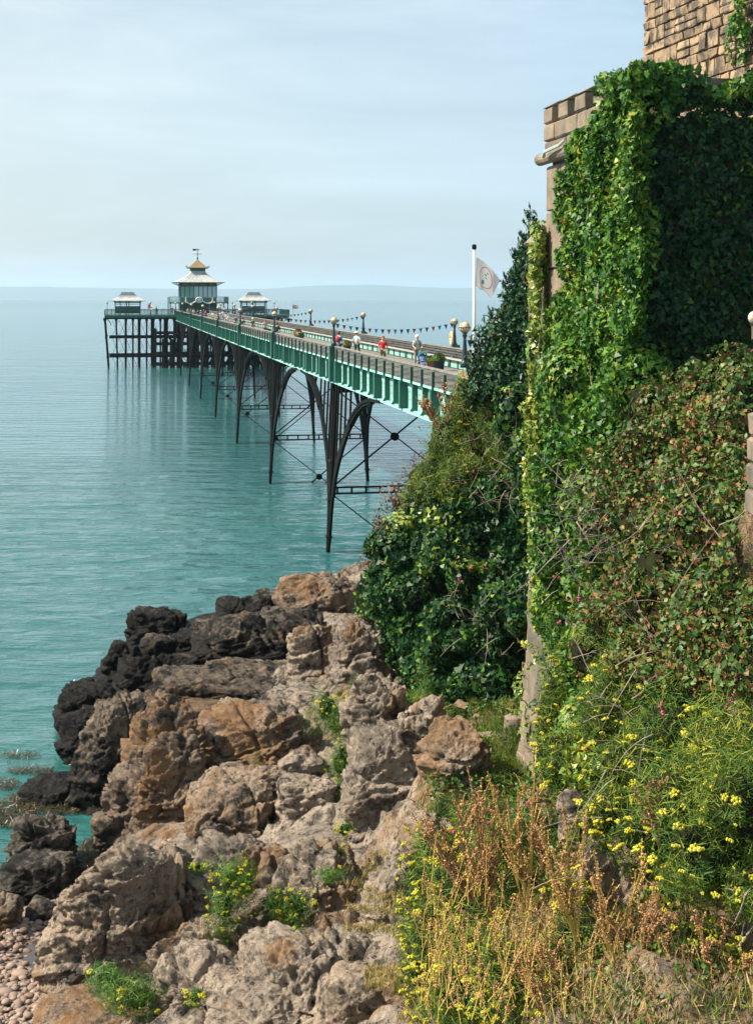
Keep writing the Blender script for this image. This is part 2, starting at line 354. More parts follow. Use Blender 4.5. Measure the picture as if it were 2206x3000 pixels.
# trestles
def trestle():
    tr = MB().box((0, 0, 9.46), (7.3, .5, .22)).box((0, 0, 9.2), (7.0, .18, .3)).build('trestle', M['iron'], pier)
    curve = [(.22, .6), (.45, 2.2), (.85, 3.6), (1.35, 4.8), (2.3, 5.75), (3.5, 6.65), (4.6, 7.35), (5.6, 7.85), (7.5, 8.62), (9.4, 9.16), (11.6, 9.47), (14.3, 9.56)]
    for s in (-1, 1):
        def U(z): return s * (3.42 + .42 * (9.6 - z) / 9.6)
        for a in (-1, 0, 1):
            l = MB()
            if a: l.beam((U(-1.5), a * .17, -1.5), (U(3), a * .24, 3), .20, .17); l.beam((U(3), a * .24, 3), (U(9.5), a * .9, 9.5), .20, .17)
            else: l.beam((U(-1.5), 0, -1.5), (U(9.5), 0, 9.5), .14, .22); [l.box((U(z), 0, z), (.34, .62 + max(0, z - 3) * .1, .10)) for z in (.9, 3.0, 5.2)]
            l.build('leg', M['iron'] if a else M['iron2'], tr)
        for d in (-1, 1):
            r = MB()
            for off, w in ((0, .34), (-.34, .24)):
                pts = [(U(z) - s * .02, d * (y + (.12 if off else 0)), z + off * max(.35, 1 - y / 11)) for y, z in curve[(0 if not off else 2):(12 if not off else 11)]]
                for p0, p1 in zip(pts[:-1], pts[1:]): r.beam(p0, Vector(p1) + (Vector(p1) - Vector(p0)).normalized() * .05, w, .15, (0, 0, 1) if p1[2] > 8.2 else (1, 0, 0))
            r.build('arch_rib', M['iron'], tr)
            for y, z in ((1.5, 4.95), (2.6, 6.0), (4.0, 7.0), (5.6, 7.85)): MB().beam((U(z), d * y, z), (U(9.5), d * (y - .1), 9.56), .10, .10).build('spandrel_strut', M['iron2'], tr)
    for z in (3.5,):
        t = MB().beam((-3.7, 0, z + .17), (3.7, 0, z + .17), .12, .09).beam((-3.7, 0, z - .17), (3.7, 0, z - .17), .12, .09)
        for i in range(9): t.box((-3.3 + i * .82, 0, z), (.10, .09, .3))
        t.build('tie_beam', M['iron'], tr)
    for z0, z1 in ((3.7, 9.3), (-2.4, 3.2)):
        for s in (-1, 1):
            b_ = MB()
            for off in (-.09, .09): b_.tube((-3.6 * s, off, z0), (3.5 * s, off, z1), .035, n=5)
            b_.build('brace', M['iron'], tr)
        MB().path([(0, -.14, (z0 + z1) / 2), (0, .14, (z0 + z1) / 2)], .24, 10).build('brace_node', M['iron'], tr)
    return tr
t0 = trestle()
for k in range(1, 8):
    c = copy_tree(t0); c.parent = pier; c.location = (0, k * SP, 0)
# longitudinal wires
# abutment at the shore end
def abut():
    o = thing('masonry_abutment', 'sandstone pier abutment block where the pier meets the shore beside the evergreen bush', 'abutment', PF(0, V0 - 4), TH)
    core = MB().box((0, 0, 6), (6.9, 7.6, 9.2)).build('core', M['stone_d'], o)
    sm = {}
    for r in range(8):
        z = 6.9 + r * .52
        for face in (0, 1):
            L = 7.7 if face == 0 else 7.0; x = -L / 2 + (.0 if r % 2 else -.3)
            while x < L / 2 - .1:
                w = random.uniform(.6, 1.1); a, b = max(x, -L / 2), min(x + w, L / 2)
                if b - a > .15:
                    st = MB()
                    if face == 0: st.box((-3.5 - random.uniform(0, .03), (a + b) / 2, z), (.16, b - a - .03, .49))
                    else: st.box(((a + b) / 2, -3.84, z), (b - a - .03, .16, .49))
                    st.build('stone', M['stone'], core)
                x += w
    MB().box((-3.1, 3.2, 11.2), (1.25, 2.4, .9)).build('pier_block', M['stone'], o)
    MB().box((-3.1, 3.2, 11.78), (1.5, 2.7, .28)).build('coping', M['stone'], o)
M['stone'] = mat('sandstone', (.25, .19, .13), .85, col2=(.13, .11, .09), nscale=1.6, thr=(.45, .75), bump=.9, bscale=9, isl=.22)
M['stone_d'] = mat('mortar', (.50, .38, .26), .9, col2=(.36, .27, .18), nscale=3, bump=.4)
abut()

# ---------------------------------------------------------------- lamps, bunting
def lamp_proto(label, h=1.35, thick=1.0):
    t = thing('pier_lamp', label, 'lamp')
    w = thick
    MB().lathe([(.17 * w, 0), (.17 * w, .16), (.12 * w, .22), (.10 * w, .45), (.075 * w, .75), (.06 * w, h - .32), (.06 * w, h - .26), (.10 * w, h - .22), (.07 * w, h - .16), (.12 * w, h - .1)], n=8).build('lamp_post', M['lampiron'], t, True)
    MB().sphere((0, 0, h + .10), .205, 14, 9).build('globe', M['globe'], t, True)
    cg = MB()
    ring = lambda r, z, n=16: [(r * math.cos(2 * math.pi * i / n), r * math.sin(2 * math.pi * i / n), z) for i in range(n + 1)]
    cg.path(ring(.215, h + .09), .012, 4)
    for k in range(12):
        a = 2 * math.pi * k / 12; cg.path([(.215 * math.cos(a) * math.cos(t_), .215 * math.sin(a) * math.cos(t_), h + .10 - .215 * math.sin(t_)) for t_ in (0, .4, .8, 1.2)], .007, 3)
    for k in range(2):
        a = math.pi * k / 2 + .5; cg.path([(.213 * math.cos(a) * math.cos(t_), .213 * math.sin(a) * math.cos(t_), h + .10 + .213 * math.sin(t_)) for t_ in np.linspace(0, math.pi, 9)], .008, 3)
    cg.build('globe_cage', M['lampiron'], t)
    return t
ordn = ['first', 'second', 'third', 'fourth', 'fifth', 'sixth', 'seventh', 'eighth', 'ninth']
L0 = lamp_proto('nearest globe lamp, standing tall on the sandstone block at the shore end of the pier')
L0.location = PF(-3.4, -30.2, 11.95); L0.rotation_euler = (0, 0, TH); L0['group'] = 'globe lamps along the pier parapets'
for side, sn in ((-1, 'left'), (1, 'right')):
    for k in range(8):
        c = copy_tree(L0); c.location = PF(3.5 * side, k * SP, 11.68 if side < 0 else 11.6)
        if side == 1 and k == 0: c['label'] = 'globe lamp with an orange and white lifebuoy at its foot, on the right parapet'
        else: c['label'] = '%s globe lamp from the shore on the %s parapet of the pier' % (ordn[k + (1 if side == -1 else 0)], sn)
LH = lamp_proto('', 2.5, .7)
hl = [(-17.2, 212.3, 'slim globe lamp at the far left corner of the pier head railing'), (-8.6, 212.3, 'slim globe lamp right of the left shelter on the pier head railing'),
      (8.0, 212.5, 'slim globe lamp just left of the right hand shelter on the pier head'), (12.0, 212.5, 'slim globe lamp standing before the middle of the right hand shelter'), (16.6, 212.5, 'slim globe lamp by the right end railing of the pier head'), (4.4, 214, 'slim globe lamp in front of the right edge of the pavilion')]
for i, (u, v, lb) in enumerate(hl):
    c = LH if i == 0 else copy_tree(LH); c.location = PF(u, v, 10.62); c['label'] = lb; c['group'] = 'slim globe lamps on the pier head'
pen = {k: MB().add([(-.085, 0, 0), (.085, 0, 0), (0, .01, -.22), (-.085, .008, 0), (.085, .008, 0), (0, .018, -.22)], [(0, 1, 2), (3, 5, 4), (0, 2, 5, 3), (1, 4, 5, 2), (0, 3, 4, 1)]).mesh('pennant', M[k]) for k in ('navy', 'teal', 'brick')}
def bunting(a, b, sag, label, n=19):
    a, b = Vector(a), Vector(b); t = thing('bunting', label, 'bunting', a, 0, 'strings of bunting across the pier')
    pt = lambda s: a.lerp(b, s) - Vector((0, 0, sag * 4 * s * (1 - s)))
    MB().path([pt(i / 20) - a for i in range(21)], .008, 4).build('string', M['rope'], t)
    an = math.atan2(b.y - a.y, b.x - a.x)
    for i in range(n):
        s = (i + .6) / n
        link('pennant', pen[['navy', 'brick', 'teal', 'navy', 'navy', 'brick', 'teal'][i % 7]], t, pt(s) - a, (random.uniform(-.25, .25), random.uniform(-.08, .08), an + random.uniform(-.2, .2)), (1.3, 1, 1.25))
for k in range(-1, 5):
    bunting(PF(-3.5, k * SP, 12.98), PF(3.5, k * SP, 12.98), .38, ['bunting string nearest the flagpole, one red pennant showing beside the bush', 'long row of pennants hanging between the second lamp and the lamp with the lifebuoy', 'second row of pennants out from the shore, strung across the deck', 'third row of pennants out from the shore, strung across the deck', 'fourth row of pennants, behind the walkers in mid pier', 'farthest row of small pennants near the pier head'][k + 1])
lb = thing('lifebuoy', 'orange and white lifebuoy leaning on the foot of the right parapet lamp', 'lifebuoy', PF(3.25, -.28, 12.1), TH)
MB().path([(0, .22 * math.cos(a), .34 * math.sin(a)) for a in np.linspace(0, 2 * math.pi, 17)], .07, 6).build('ring', mat('lifebuoy_cream', (.75, .52, .25), .5), lb, True)

# ---------------------------------------------------------------- pier head
def concave_roof(mb, w, d, z0, z1, wt, dt, n=6, flare=2.2, ch=0.0, yf=1.0):
    rows = []
    for i in range(n + 1):
        t = i / n; k = (1 - t) ** flare; hx = wt / 2 + (w - wt) / 2 * k; hy = dt / 2 + (d - dt) / 2 * (1 - t) ** (flare * yf); z = z0 + (z1 - z0) * t
        if ch: c = ch * min(hx, hy); ring = [(-hx, -hy + c), (-hx + c, -hy), (hx - c, -hy), (hx, -hy + c), (hx, hy - c), (hx - c, hy), (-hx + c, hy), (-hx, hy - c)]
        else: ring = [(-hx, -hy), (hx, -hy), (hx, hy), (-hx, hy)]
        rows.append([(x, y, z) for x, y in ring])
    m = len(rows[0]); vs = [v for r in rows for v in r]; fs = [(i * m + k, i * m + (k + 1) % m, (i + 1) * m + (k + 1) % m, (i + 1) * m + k) for i in range(n) for k in range(m)]
    fs.append(tuple(range(n * m, n * m + m))); fs.append(tuple(range(m))[::-1]); mb.add(vs, fs); return rows
def railing(mb_, a, b, h=1.15, z=DZ, sp=1.4, bars=4):
    a, b = Vector(a), Vector(b); L = (b - a).length; n = max(1, round(L / sp)); zz = Vector((0, 0, 1))
    for i in range(n + 1): p = a.lerp(b, i / n) + zz * z; mb_.beam(p, p + zz * (h + .05), .09, .09)
    for k in range(bars): w = .1 if k == bars - 1 else .04; mb_.beam(a + zz * (z + h * (k + .6) / (bars - .4)), b + zz * (z + h * (k + .6) / (bars - .4)), w, w)
    for i in range(int(L / .18)): p = a.lerp(b, i * .18 / L) + zz * z; mb_.beam(p, p + zz * h, .025, .025)
HU0, HU1, HV0, HV1 = -17.7, 19.6, 211.6, 229
head = thing('landing_platform', 'wide pier head platform on rows of slender iron columns with green railing', 'pier head', PF(0, HV0), TH)
def pier_head():
    hv = HV1 - HV0
    MB().box(((HU0 + HU1) / 2, hv / 2, 10.42), (HU1 - HU0, hv, .5)).build('platform', M['dgreen'], head)
    MB().box(((HU0 + HU1) / 2, hv / 2, 10.02), (HU1 - HU0 - .6, hv - .6, .3)).build('floor_beams', M['iron'], head)
    for a, b in (((HU0, 0, 0), (-3.6, 0, 0)), ((3.6, 0, 0), (HU1, 0, 0)), ((HU0, 0, 0), (HU0, hv, 0)), ((HU1, 0, 0), (HU1, hv, 0)), ((HU0, hv, 0), (HU1, hv, 0))):
        r = MB(); railing(r, a, b, z=10.67, h=1.05); r.build('railing', M['dgreen'], head)
    colm = MB().path([(0, 0, -2), (0, 0, 9.9)], .17, 8).lathe([(.17, 0), (.27, .1), (.27, .35), (.17, .45)], (0, 0, 2.0), 8).lathe([(.17, 0), (.27, .1), (.27, .35), (.17, .45)], (0, 0, 5.9), 8).lathe([(.17, 0), (.34, .7), (.36, .8)], (0, 0, 9.2), 8).mesh('column', M['iron'])
    n = 26
    for row, v in enumerate((.5, 6.0, 11.5, 16.9)):
        for i in range(n):
            if row and i % 2: continue
            u = HU0 + 1.5 + i * (HU1 - HU0 - 3) / (n - 1)
            tilt = (-.075 if i == 0 else -.03 if i == 1 else 0) if i < 13 else (.075 if i == n - 1 else 0)
            c = link('column', colm, head, (u - tilt * -9.9 * 1.0, v, 0), (0, -tilt * -1, 0))
        for z in (6.1, 2.25):
            MB().beam((HU0 + .9, v, z), (HU1 - .9, v, z), .13, .22).build('tie_beam', M['iron'], head)
    for row, v in enumerate((.5, 11.5)):
        wr = MB()
        for i in range(n - 1):
            u0 = HU0 + 1.5 + i * (HU1 - HU0 - 3) / (n - 1); u1 = u0 + (HU1 - HU0 - 3) / (n - 1)
            for z0, z1 in ((6.3, 9.6), (2.4, 6.0), (-1, 2.1)): wr.tube((u0, v, z0), (u1, v, z1), .022, n=3); wr.tube((u0, v, z1), (u1, v, z0), .022, n=3)
        tag(wr.build('bracing_wire', M['iron'], head), kind='stuff')
    for u, s in ((HU0 + 1.3, -1), (HU1 - 1.3, 1)):
        b = MB(); b.path([(u, .5, 8.6), (u + s * .25, .5, 9.3), (u + s * .7, .5, 9.8), (u + s * 1.3, .5, 10.05)], .09, 6); b.build('edge_bracket', M['dgreen'], head)
pier_head()
ls = thing('landing_stage', 'dark timber landing stage of thick crossed piles under the pier head', 'landing stage', PF(0, 214), TH)
def landing():
    for i in range(16):
        u = -7.5 + i * 1.75; h = random.choice([5.6, 6.4, 7.8]) if i < 4 else 9.8
        for v in (3, 9):
            MB().beam((u, v, -2), (u + random.uniform(-.1, .1), v, h), .62, .5).build('pile', M['pile'], ls)
    for v in (2.6, 9.4):
        for z in (.4, 2.6, 4.6, 6.9): MB().beam((-8, v, z), (19.2, v, z), .3, .45).build('waling', M['pile'], ls)
        for i in range(6):
            u = -5 + i * 4.1; MB().beam((u, v - .3, 0), (u + 3.6, v - .3, 6.8), .25, .32).build('raker', M['pile'], ls); MB().beam((u + 3.6, v - .5, 0), (u, v - .5, 6.8), .25, .32).build('raker', M['pile'], ls)
landing()
def pavilion():
    t = thing('pavilion', 'two storey pavilion with swept pagoda roof and rusty orange cap at the pier head', 'pavilion', PF(1.45, 222), TH)
    MB().box((0, 0, 11.85), (7.6, 7.6, 2.3)).build('lower_wall', M['dgreen'], t)
    bal = MB().box((0, 0, 13.12), (12.1, 12.1, .22)).build('balcony', M['dgreen'], t)
    r = MB()
    for a, b in (((-6, -6), (6, -6)), ((6, -6), (6, 6)), ((6, 6), (-6, 6)), ((-6, 6), (-6, -6))): railing(r, (*a, 0), (*b, 0), h=1.15, z=13.22, bars=5, sp=3)
    r.build('balcony_railing', M['grail'], bal)
    for x in (-5.9, -2, 2, 5.9):
        for y in (-5.9, 5.9): MB().path([(x, y, 10.7), (x, y, 13.05)], .11, 8).build('balcony_column', M['dgreen'], bal)
    wall = MB().box((0, 0, 13.75), (7.5, 7.5, .95)).box((0, 0, 17.0), (7.6, 7.6, .8)).build('upper_wall', M['dgreen'], t)
    for s in (-1, 1):
        for ax in (0, 1):
            for i in range(8):
                q = -3.28 + i * .937; big = i in (0, 1, 2, 3)
                pn = MB(); pn.box((q, s * 3.62, 15.4) if ax == 0 else (s * 3.62, q, 15.4), (.80, .04, 2.3) if ax == 0 else (.04, .80, 2.3))
                pn.build('window', M['paleglass'] if (i < 3 and ax == 0) else M['glassl'], wall)
            for i in range(9):
                q = -3.75 + i * .9375; MB().box((q, s * 3.7, 15.4) if ax == 0 else (s * 3.7, q, 15.4), (.13, .13, 2.4)).build('mullion', M['dgreen'], wall)
            for i in range(4):
                q = -2.8 + i * 1.87; MB().box((q, s * 3.82, 17.0) if ax == 0 else (s * 3.82, q, 17.0), (1.2, .03, .45) if ax == 0 else (.03, 1.2, .45)).build('fanlight', M['rust'], wall)
        for y in (-1, 1):
            MB().beam((s * 3.8, y * 3.8, 16.7), (s * 5.0, y * 5.0, 17.35), .12, .12).build('eave_bracket', M['dgreen'], t)
    rf = MB(); concave_roof(rf, 10.7, 10.7, 17.42, 19.9, 3.0, 3.0, 9, 1.75, .18); roof = rf.build('roof', M['zinc'], t)
    ribs = MB()
    for i in range(9):
        for k in range(8):
            t_ = i / 9; t2 = (i + 1) / 9; hw = lambda q: 1.52 + 3.85 * (1 - q) ** 1.75; z = lambda q: 17.45 + 2.48 * q
            f_ = (k - 3.5) / 4.2; ribs.beam((hw(t_) * f_, -hw(t_), z(t_)), (hw(t2) * f_, -hw(t2), z(t2)), .04, .03)
    tag(ribs.build('roof_rib', M['zinc'], roof), kind='stuff')
    MB().box((0, 0, 17.36), (10.8, 10.8, .1)).build('eave', M['dgreen'], roof)
    MB().box((0, 0, 20.1), (3.1, 3.1, .6)).build('lantern', M['dgreen'], t)
    cp = MB(); concave_roof(cp, 4.2, 4.2, 20.45, 22.3, .15, .15, 6, 1.15); cap = cp.build('lantern_roof', M['rust'], t)
    MB().box((0, 0, 20.42), (4.3, 4.3, .16)).build('lantern_eave', M['dgreen'], cap)
    f = MB()
    for x in (-1, 1):
        for y in (-1, 1): f.path([(x * 2.1, y * 2.1, 20.5), (x * 2.35, y * 2.35, 20.7), (x * 2.3, y * 2.3, 20.95)], .08, 5)
    f.build('corner_horn', M['dgreen'], cap)
    v = MB().tube((0, 0, 22.2), (0, 0, 24.6), .07, .04).sphere((0, 0, 22.5), .18, 8, 5).beam((-.9, 0, 23.4), (.9, 0, 23.4), .08, .08).beam((0, -.6, 23.4), (0, .6, 23.4), .06, .06).sphere((0, 0, 23.4), .14, 6, 4).beam((-1.0, 0, 24.3), (.6, 0, 24.3), .04, .07)
    v.add([(-1, 0, 24.5), (-1, .04, 24.1), (-.2, 0, 24.45), (-.2, .04, 24.15), (-1, .05, 24.5), (-1, -.05, 24.1)], [(0, 1, 3, 2), (4, 2, 3, 5)]).sphere((.1, 0, 24.33), .16, 6, 4)
    v.build('weather_vane', M['iron'], t)
    cr = MB().path([(.7 * math.cos(a), -6.15, 13.75 + .5 * math.sin(a)) for a in np.linspace(0, 2 * math.pi, 17)], .12, 6).sphere((0, -6.15, 13.8), .45, 10, 6, (1, .3, .8))
    for s in (-1, 1):
        cr.path([(s * .7, -6.15, 13.5), (s * 1.3, -6.15, 13.1), (s * 2.1, -6.15, 13.0), (s * 2.7, -6.15, 13.3), (s * 2.75, -6.15, 14.4)], [.12, .12, .12, .16, .04], 6)
    cr.build('crest', M['white'], bal)
M['grail'] = mat('greygreen_railing', (.18, .33, .28), .5); M['glassl'] = mat('light_glass', (.50, .62, .66), .1, spec=.7)
pavilion()
def shelter(label, u):
    t = thing('pier_shelter', label, 'shelter', PF(u, 215.5), TH, 'shelters on the pier head')
    rf = MB(); concave_roof(rf, 6.9, 4.6, 13.62, 15.35, 2.4, 1.0, 9, 1.5, yf=2.6); r = rf.build('roof', M['zinc'], t)
    MB().box((0, 0, 13.56), (6.95, 4.65, .1)).build('eave', M['dgreen'], r)
    for x in (-2.5, -1.5, -.25, .25, 2.5):
        for y in (-1.5, 1.5):
            if abs(x) > 2 or y < 0: MB().path([(x, y, 10.67), (x, y, 13.0), (x * 1.06, y * 1.1, 13.5)], [.10, .09, .14], 8).build('post', M['dgreen'], t)
    MB().box((0, 0, 11.75), (4.9, .08, 1.5)).build('screen', M['glass'], t)
    MB().box((0, .0, 12.9), (5.0, .1, .12)).box((0, -1.5, 13.3), (5.0, .1, .3)).build('screen_rail', M['dgreen'], t)
    MB().box((0, -.5, 11.15), (4.8, .7, .08)).box((0, -.1, 11.5), (4.8, .06, .6)).build('bench', M['dgreen'], t)
shelter('open shelter with a swept pale roof at the left end of the pier head', -13.1)
shelter('open shelter with a swept pale roof to the right of the pavilion', 12.6)
# ---------------------------------------------------------------- rocks
def rockmat():
    m = bpy.data.materials.new('pitted_limestone'); m.use_nodes = True; N, L = m.node_tree.nodes, m.node_tree.links; b = N['Principled BSDF']
    b.inputs['Roughness'].default_value = .85; b.inputs['Specular IOR Level'].default_value = .25
    g = N.new('ShaderNodeNewGeometry')
    def noise(sc, det=6, ro=.62, st=(1, 1, 1)):
        mp_ = N.new('ShaderNodeMapping'); mp_.inputs['Scale'].default_value = st; L.new(g.outputs['Position'], mp_.inputs['Vector'])
        n = N.new('ShaderNodeTexNoise'); n.inputs['Scale'].default_value = sc; n.inputs['Detail'].default_value = det; n.inputs['Roughness'].default_value = ro; L.new(mp_.outputs['Vector'], n.inputs['Vector']); return n
    def rng(sock, a, b_, c=0., d=1.):
        r = N.new('ShaderNodeMapRange'); r.inputs['From Min'].default_value = a; r.inputs['From Max'].default_value = b_; r.inputs['To Min'].default_value = c; r.inputs['To Max'].default_value = d; L.new(sock, r.inputs['Value']); return r.outputs['Result']
    def math_(op, a, b_):
        q = N.new('ShaderNodeMath'); q.operation = op; q.use_clamp = op != 'MULTIPLY'
        for i, s in enumerate((a, b_)):
            if hasattr(s, 'links'): L.new(s, q.inputs[i])
            else: q.inputs[i].default_value = s
        return q.outputs[0]
    def mix(f, a, b_):
        x = N.new('ShaderNodeMix'); x.data_type = 'RGBA'
        if hasattr(f, 'links'): L.new(f, x.inputs['Factor'])
        else: x.inputs['Factor'].default_value = f
        for k, s in (('A', a), ('B', b_)):
            if hasattr(s, 'links'): L.new(s, x.inputs[k])
            else: x.inputs[k].default_value = (*s, 1)
        return x.outputs['Result']
    at = N.new('ShaderNodeAttribute'); at.attribute_type = 'GEOMETRY'; at.attribute_name = 'tide'
    ao = N.new('ShaderNodeAttribute'); ao.attribute_type = 'GEOMETRY'; ao.attribute_name = 'lichen'
    n1, n2, n3, n4 = noise(.55, 5), noise(1.9, 9, .72), noise(7, 8, .78), noise(24, 4, .7)
    base = mix(rng(n1.outputs['Fac'], .38, .62), (.56, .46, .365), (.33, .28, .235))
    base = mix(rng(n2.outputs['Fac'], .52, .60), base, (.13, .115, .10))
    base = mix(rng(n3.outputs['Fac'], .53, .62), base, (.05, .044, .04))
    base = mix(math_('MULTIPLY', rng(n3.outputs['Fac'], .47, .33), .55), base, (.62, .51, .41))
    base = mix(math_('MULTIPLY', math_('MULTIPLY', rng(n2.outputs['Fac'], .62, .42), ao.outputs['Fac']), .85), base, (.30, .145, .045))
    n5 = noise(.42, 4, .6); base = mix(math_('MULTIPLY', rng(n5.outputs['Fac'], .54, .62), .65), base, (.36, .19, .075))
    dk = math_('ADD', at.outputs['Fac'], rng(n2.outputs['Fac'], .3, .7, -.35, .35))
    base = mix(rng(dk, .12, .75), base, (.022, .021, .021))
    wet = mix(rng(n3.outputs['Fac'], .55, .65), (.012, .011, .010), (.045, .038, .024))
    base = mix(rng(dk, .6, .9), base, wet)
    L.new(base, b.inputs['Base Color']); L.new(rng(dk, .5, 1., .85, .5), b.inputs['Roughness'])
    v = N.new('ShaderNodeTexVoronoi'); v.inputs['Scale'].default_value = 5.5; v.feature = 'F1'
    wd = N.new('ShaderNodeVectorMath'); wd.operation = 'ADD'; sc = N.new('ShaderNodeVectorMath'); sc.operation = 'SCALE'; sc.inputs['Scale'].default_value = .35
    L.new(n2.outputs['Color'], sc.inputs[0]); L.new(g.outputs['Position'], wd.inputs[0]); L.new(sc.outputs['Vector'], wd.inputs[1]); L.new(wd.outputs['Vector'], v.inputs['Vector'])
    b1 = N.new('ShaderNodeBump'); b1.inputs['Strength'].default_value = 1; b1.inputs['Distance'].default_value = .17; L.new(rng(v.outputs['Distance'], .0, .35), b1.inputs['Height'])
    b2 = N.new('ShaderNodeBump'); b2.inputs['Strength'].default_value = 1; b2.inputs['Distance'].default_value = .26; L.new(n3.outputs['Fac'], b2.inputs['Height']); L.new(b1.outputs['Normal'], b2.inputs['Normal'])
    b3 = N.new('ShaderNodeBump'); b3.inputs['Strength'].default_value = .9; b3.inputs['Distance'].default_value = .09; L.new(n4.outputs['Fac'], b3.inputs['Height']); L.new(b2.outputs['Normal'], b3.inputs['Normal'])
    L.new(b3.outputs['Normal'], b.inputs['Normal']); return m
ROCK = rockmat()
# x0, x1, y0, y1 in the photo, height of the ground at the visible foot, depth/width, blockiness, tide darkness, lichen, lean, label or None
RK = [
 (367, 574, 1783, 1892, .3, .8, 5, 1.0, 0, 0, 'black square block of rock standing nearest the open water'),
 (301, 415, 1879, 1997, .0, .8, 3, 1.0, .2, 0, 'small black weedy boulder at the left of the square block'),
 (400, 515, 1855, 1935, .5, .8, 4, .62, .3, .2, 'tilted grey brown slab leaning before the black square block'),
 (334, 632, 1915, 2045, .0, .45, 4, .85, .2, -.15, None),
 (515, 590, 1842, 1906, .5, 1, 3, 1.0, 0, 0, None),
 (575, 925, 1800, 1962, .9, .6, 5, 1.15, .1, 0, None), (640, 744, 1748, 1812, .6, .8, 4, .9, 0, 0, None), (730, 850, 1735, 1812, .7, .8, 4, .8, 0, 0, None),
 (835, 1090, 1690, 1830, .9, .7, 4, .38, .4, 0, None), (855, 1035, 1820, 2032, 1.6, .6, 4, .12, .1, .1, None), (965, 1150, 1830, 2066, 2.0, .7, 4, .28, .1, .1, None),
 (450, 885, 1938, 2070, 1.2, .7, 5, .95, .3, 0, None), (178, 375, 1999, 2150, -.1, .9, 3, 1.0, .5, .2, None), (180, 330, 2080, 2260, -.3, .8, 3, .95, .5, .1, None),
 (240, 420, 2050, 2400, -.3, .7, 4, .72, .3, .3, None), (350, 560, 2036, 2180, 1.2, .7, 4, .75, .4, .1, None), (388, 620, 2074, 2392, .8, .55, 4, .42, 1.0, .15, None),
 (600, 925, 2082, 2280, 1.6, .7, 4, .12, .35, 0, None), (575, 840, 2260, 2410, 1.6, .7, 4, .2, .5, 0, None), (822, 945, 2195, 2275, 2.3, .8, 4, .15, .1, 0, None),
 (828, 1016, 2268, 2410, 2.0, .8, 4, .3, .1, 0, None), (1018, 1200, 1995, 2215, 2.8, .7, 3.5, .12, .1, .1, None), (1008, 1275, 2150, 2486, 2.3, .6, 4, .28, .05, .12, 'big grey pitted boulder below the dark ivy mound'),
 (515, 945, 2048, 2115, 1.6, .9, 4, .55, .3, 0, None), (765, 940, 2015, 2080, 2.0, .8, 4, .2, .1, 0, None), (310, 590, 2290, 2520, .0, .6, 4, .45, .35, .2, None),
 (410, 600, 2180, 2500, .4, .6, 4, .5, .6, .2, None), (565, 818, 2312, 2520, 1.0, .6, 4, .25, .6, .1, None), (195, 632, 2488, 2950, .1, .75, 4, .03, .25, .42, 'huge pale rounded boulder at lower left with holes in its face'),
 (560, 860, 2492, 2800, .9, .6, 4.5, .22, .1, .2, None), (800, 1046, 2500, 2806, 1.2, .8, 4.5, .12, .1, 0, None), (815, 1170, 2440, 2548, 2.2, .8, 4, .12, .1, 0, None), (600, 830, 2478, 2560, 2.1, .8, 4, .15, .1, 0, None),
 (445, 925, 2668, 2895, .8, .35, 4, .2, .3, -.42, 'long leaning grey rock lying across the pale boulders'), (440, 800, 2800, 3040, 1.7, .7, 3.5, .05, .1, .1, None), (700, 1165, 2775, 3060, 2.0, .7, 4, .03, .1, 0, None),
 (130, 480, 2925, 3060, .6, .7, 3, .1, 1.0, .2, None), (1068, 1200, 2570, 2738, 2.6, .8, 4, .15, .1, 0, None), (1085, 1215, 2740, 2835, 2.8, .8, 3, .1, .1, 0, None), (995, 1085, 2712, 2800, 2.1, .8, 3, .12, .2, 0, None),
 (60, 262, 2262, 2362, -.1, .8, 2.6, 1.1, .1, 0, 'dark triangular weed covered rock in the shallows'), (24, 222, 2394, 2560, -.1, .7, 3.2, .74, .1, .1, 'black boulder with a pale barnacled top among the rock pools'),
 (0, 272, 2490, 2640, -.1, .7, 2.6, 1.1, 0, 0, 'low wide black boulder in front of the barnacled one'), (70, 180, 2630, 2716, .0, .9, 2.6, 1.0, .1, 0, 'small round black boulder at the edge of the shingle'),
 (-40, 75, 2620, 2745, .0, .9, 2.6, .72, .3, 0, 'mossy boulder at the left edge of the shingle'), (118, 178, 2905, 2990, .1, .8, 2.6, .35, .2, 0, 'small grey green boulder against the foot of the pale rock'),
 (1640, 1760, 2320, 2490, 7.0, .6, 4, .02, 0, -.1, 'narrow pinkish rock standing bare among the yellow flowers beneath the wall'), (1762, 1806, 2205, 2320, 7.9, .6, 4, .02, 0, .1, 'small pinkish rock between ivy and hanging twigs right of the wall foot'),
 (1690, 1800, 2485, 2700, 6.7, .6, 5, .0, .1, .1, 'pale jagged rock standing behind the dry brown stalks, left of its lower neighbour'), (1785, 1905, 2545, 2725, 6.6, .6, 5, .05, .1, -.1, 'lower pale rock behind the dry brown stalks, right of its jagged neighbour'),
 (620, 980, 2890, 3080, 2.2, .7, 4, .02, .1, 0, None), (930, 1200, 2850, 3050, 2.6, .7, 4, .05, .3, 0, None), (1180, 1330, 2380, 2560, 3.3, .8, 4, .2, .1, 0, None), (1130, 1300, 2060, 2290, 3.6, .8, 4, .12, .1, 0, None), (1240, 1420, 2120, 2330, 4.0, .9, 4, .35, 0, 0, None),
 (1075, 1200, 1750, 1900, 2.5, .8, 4, .4, .2, 0, None),
]
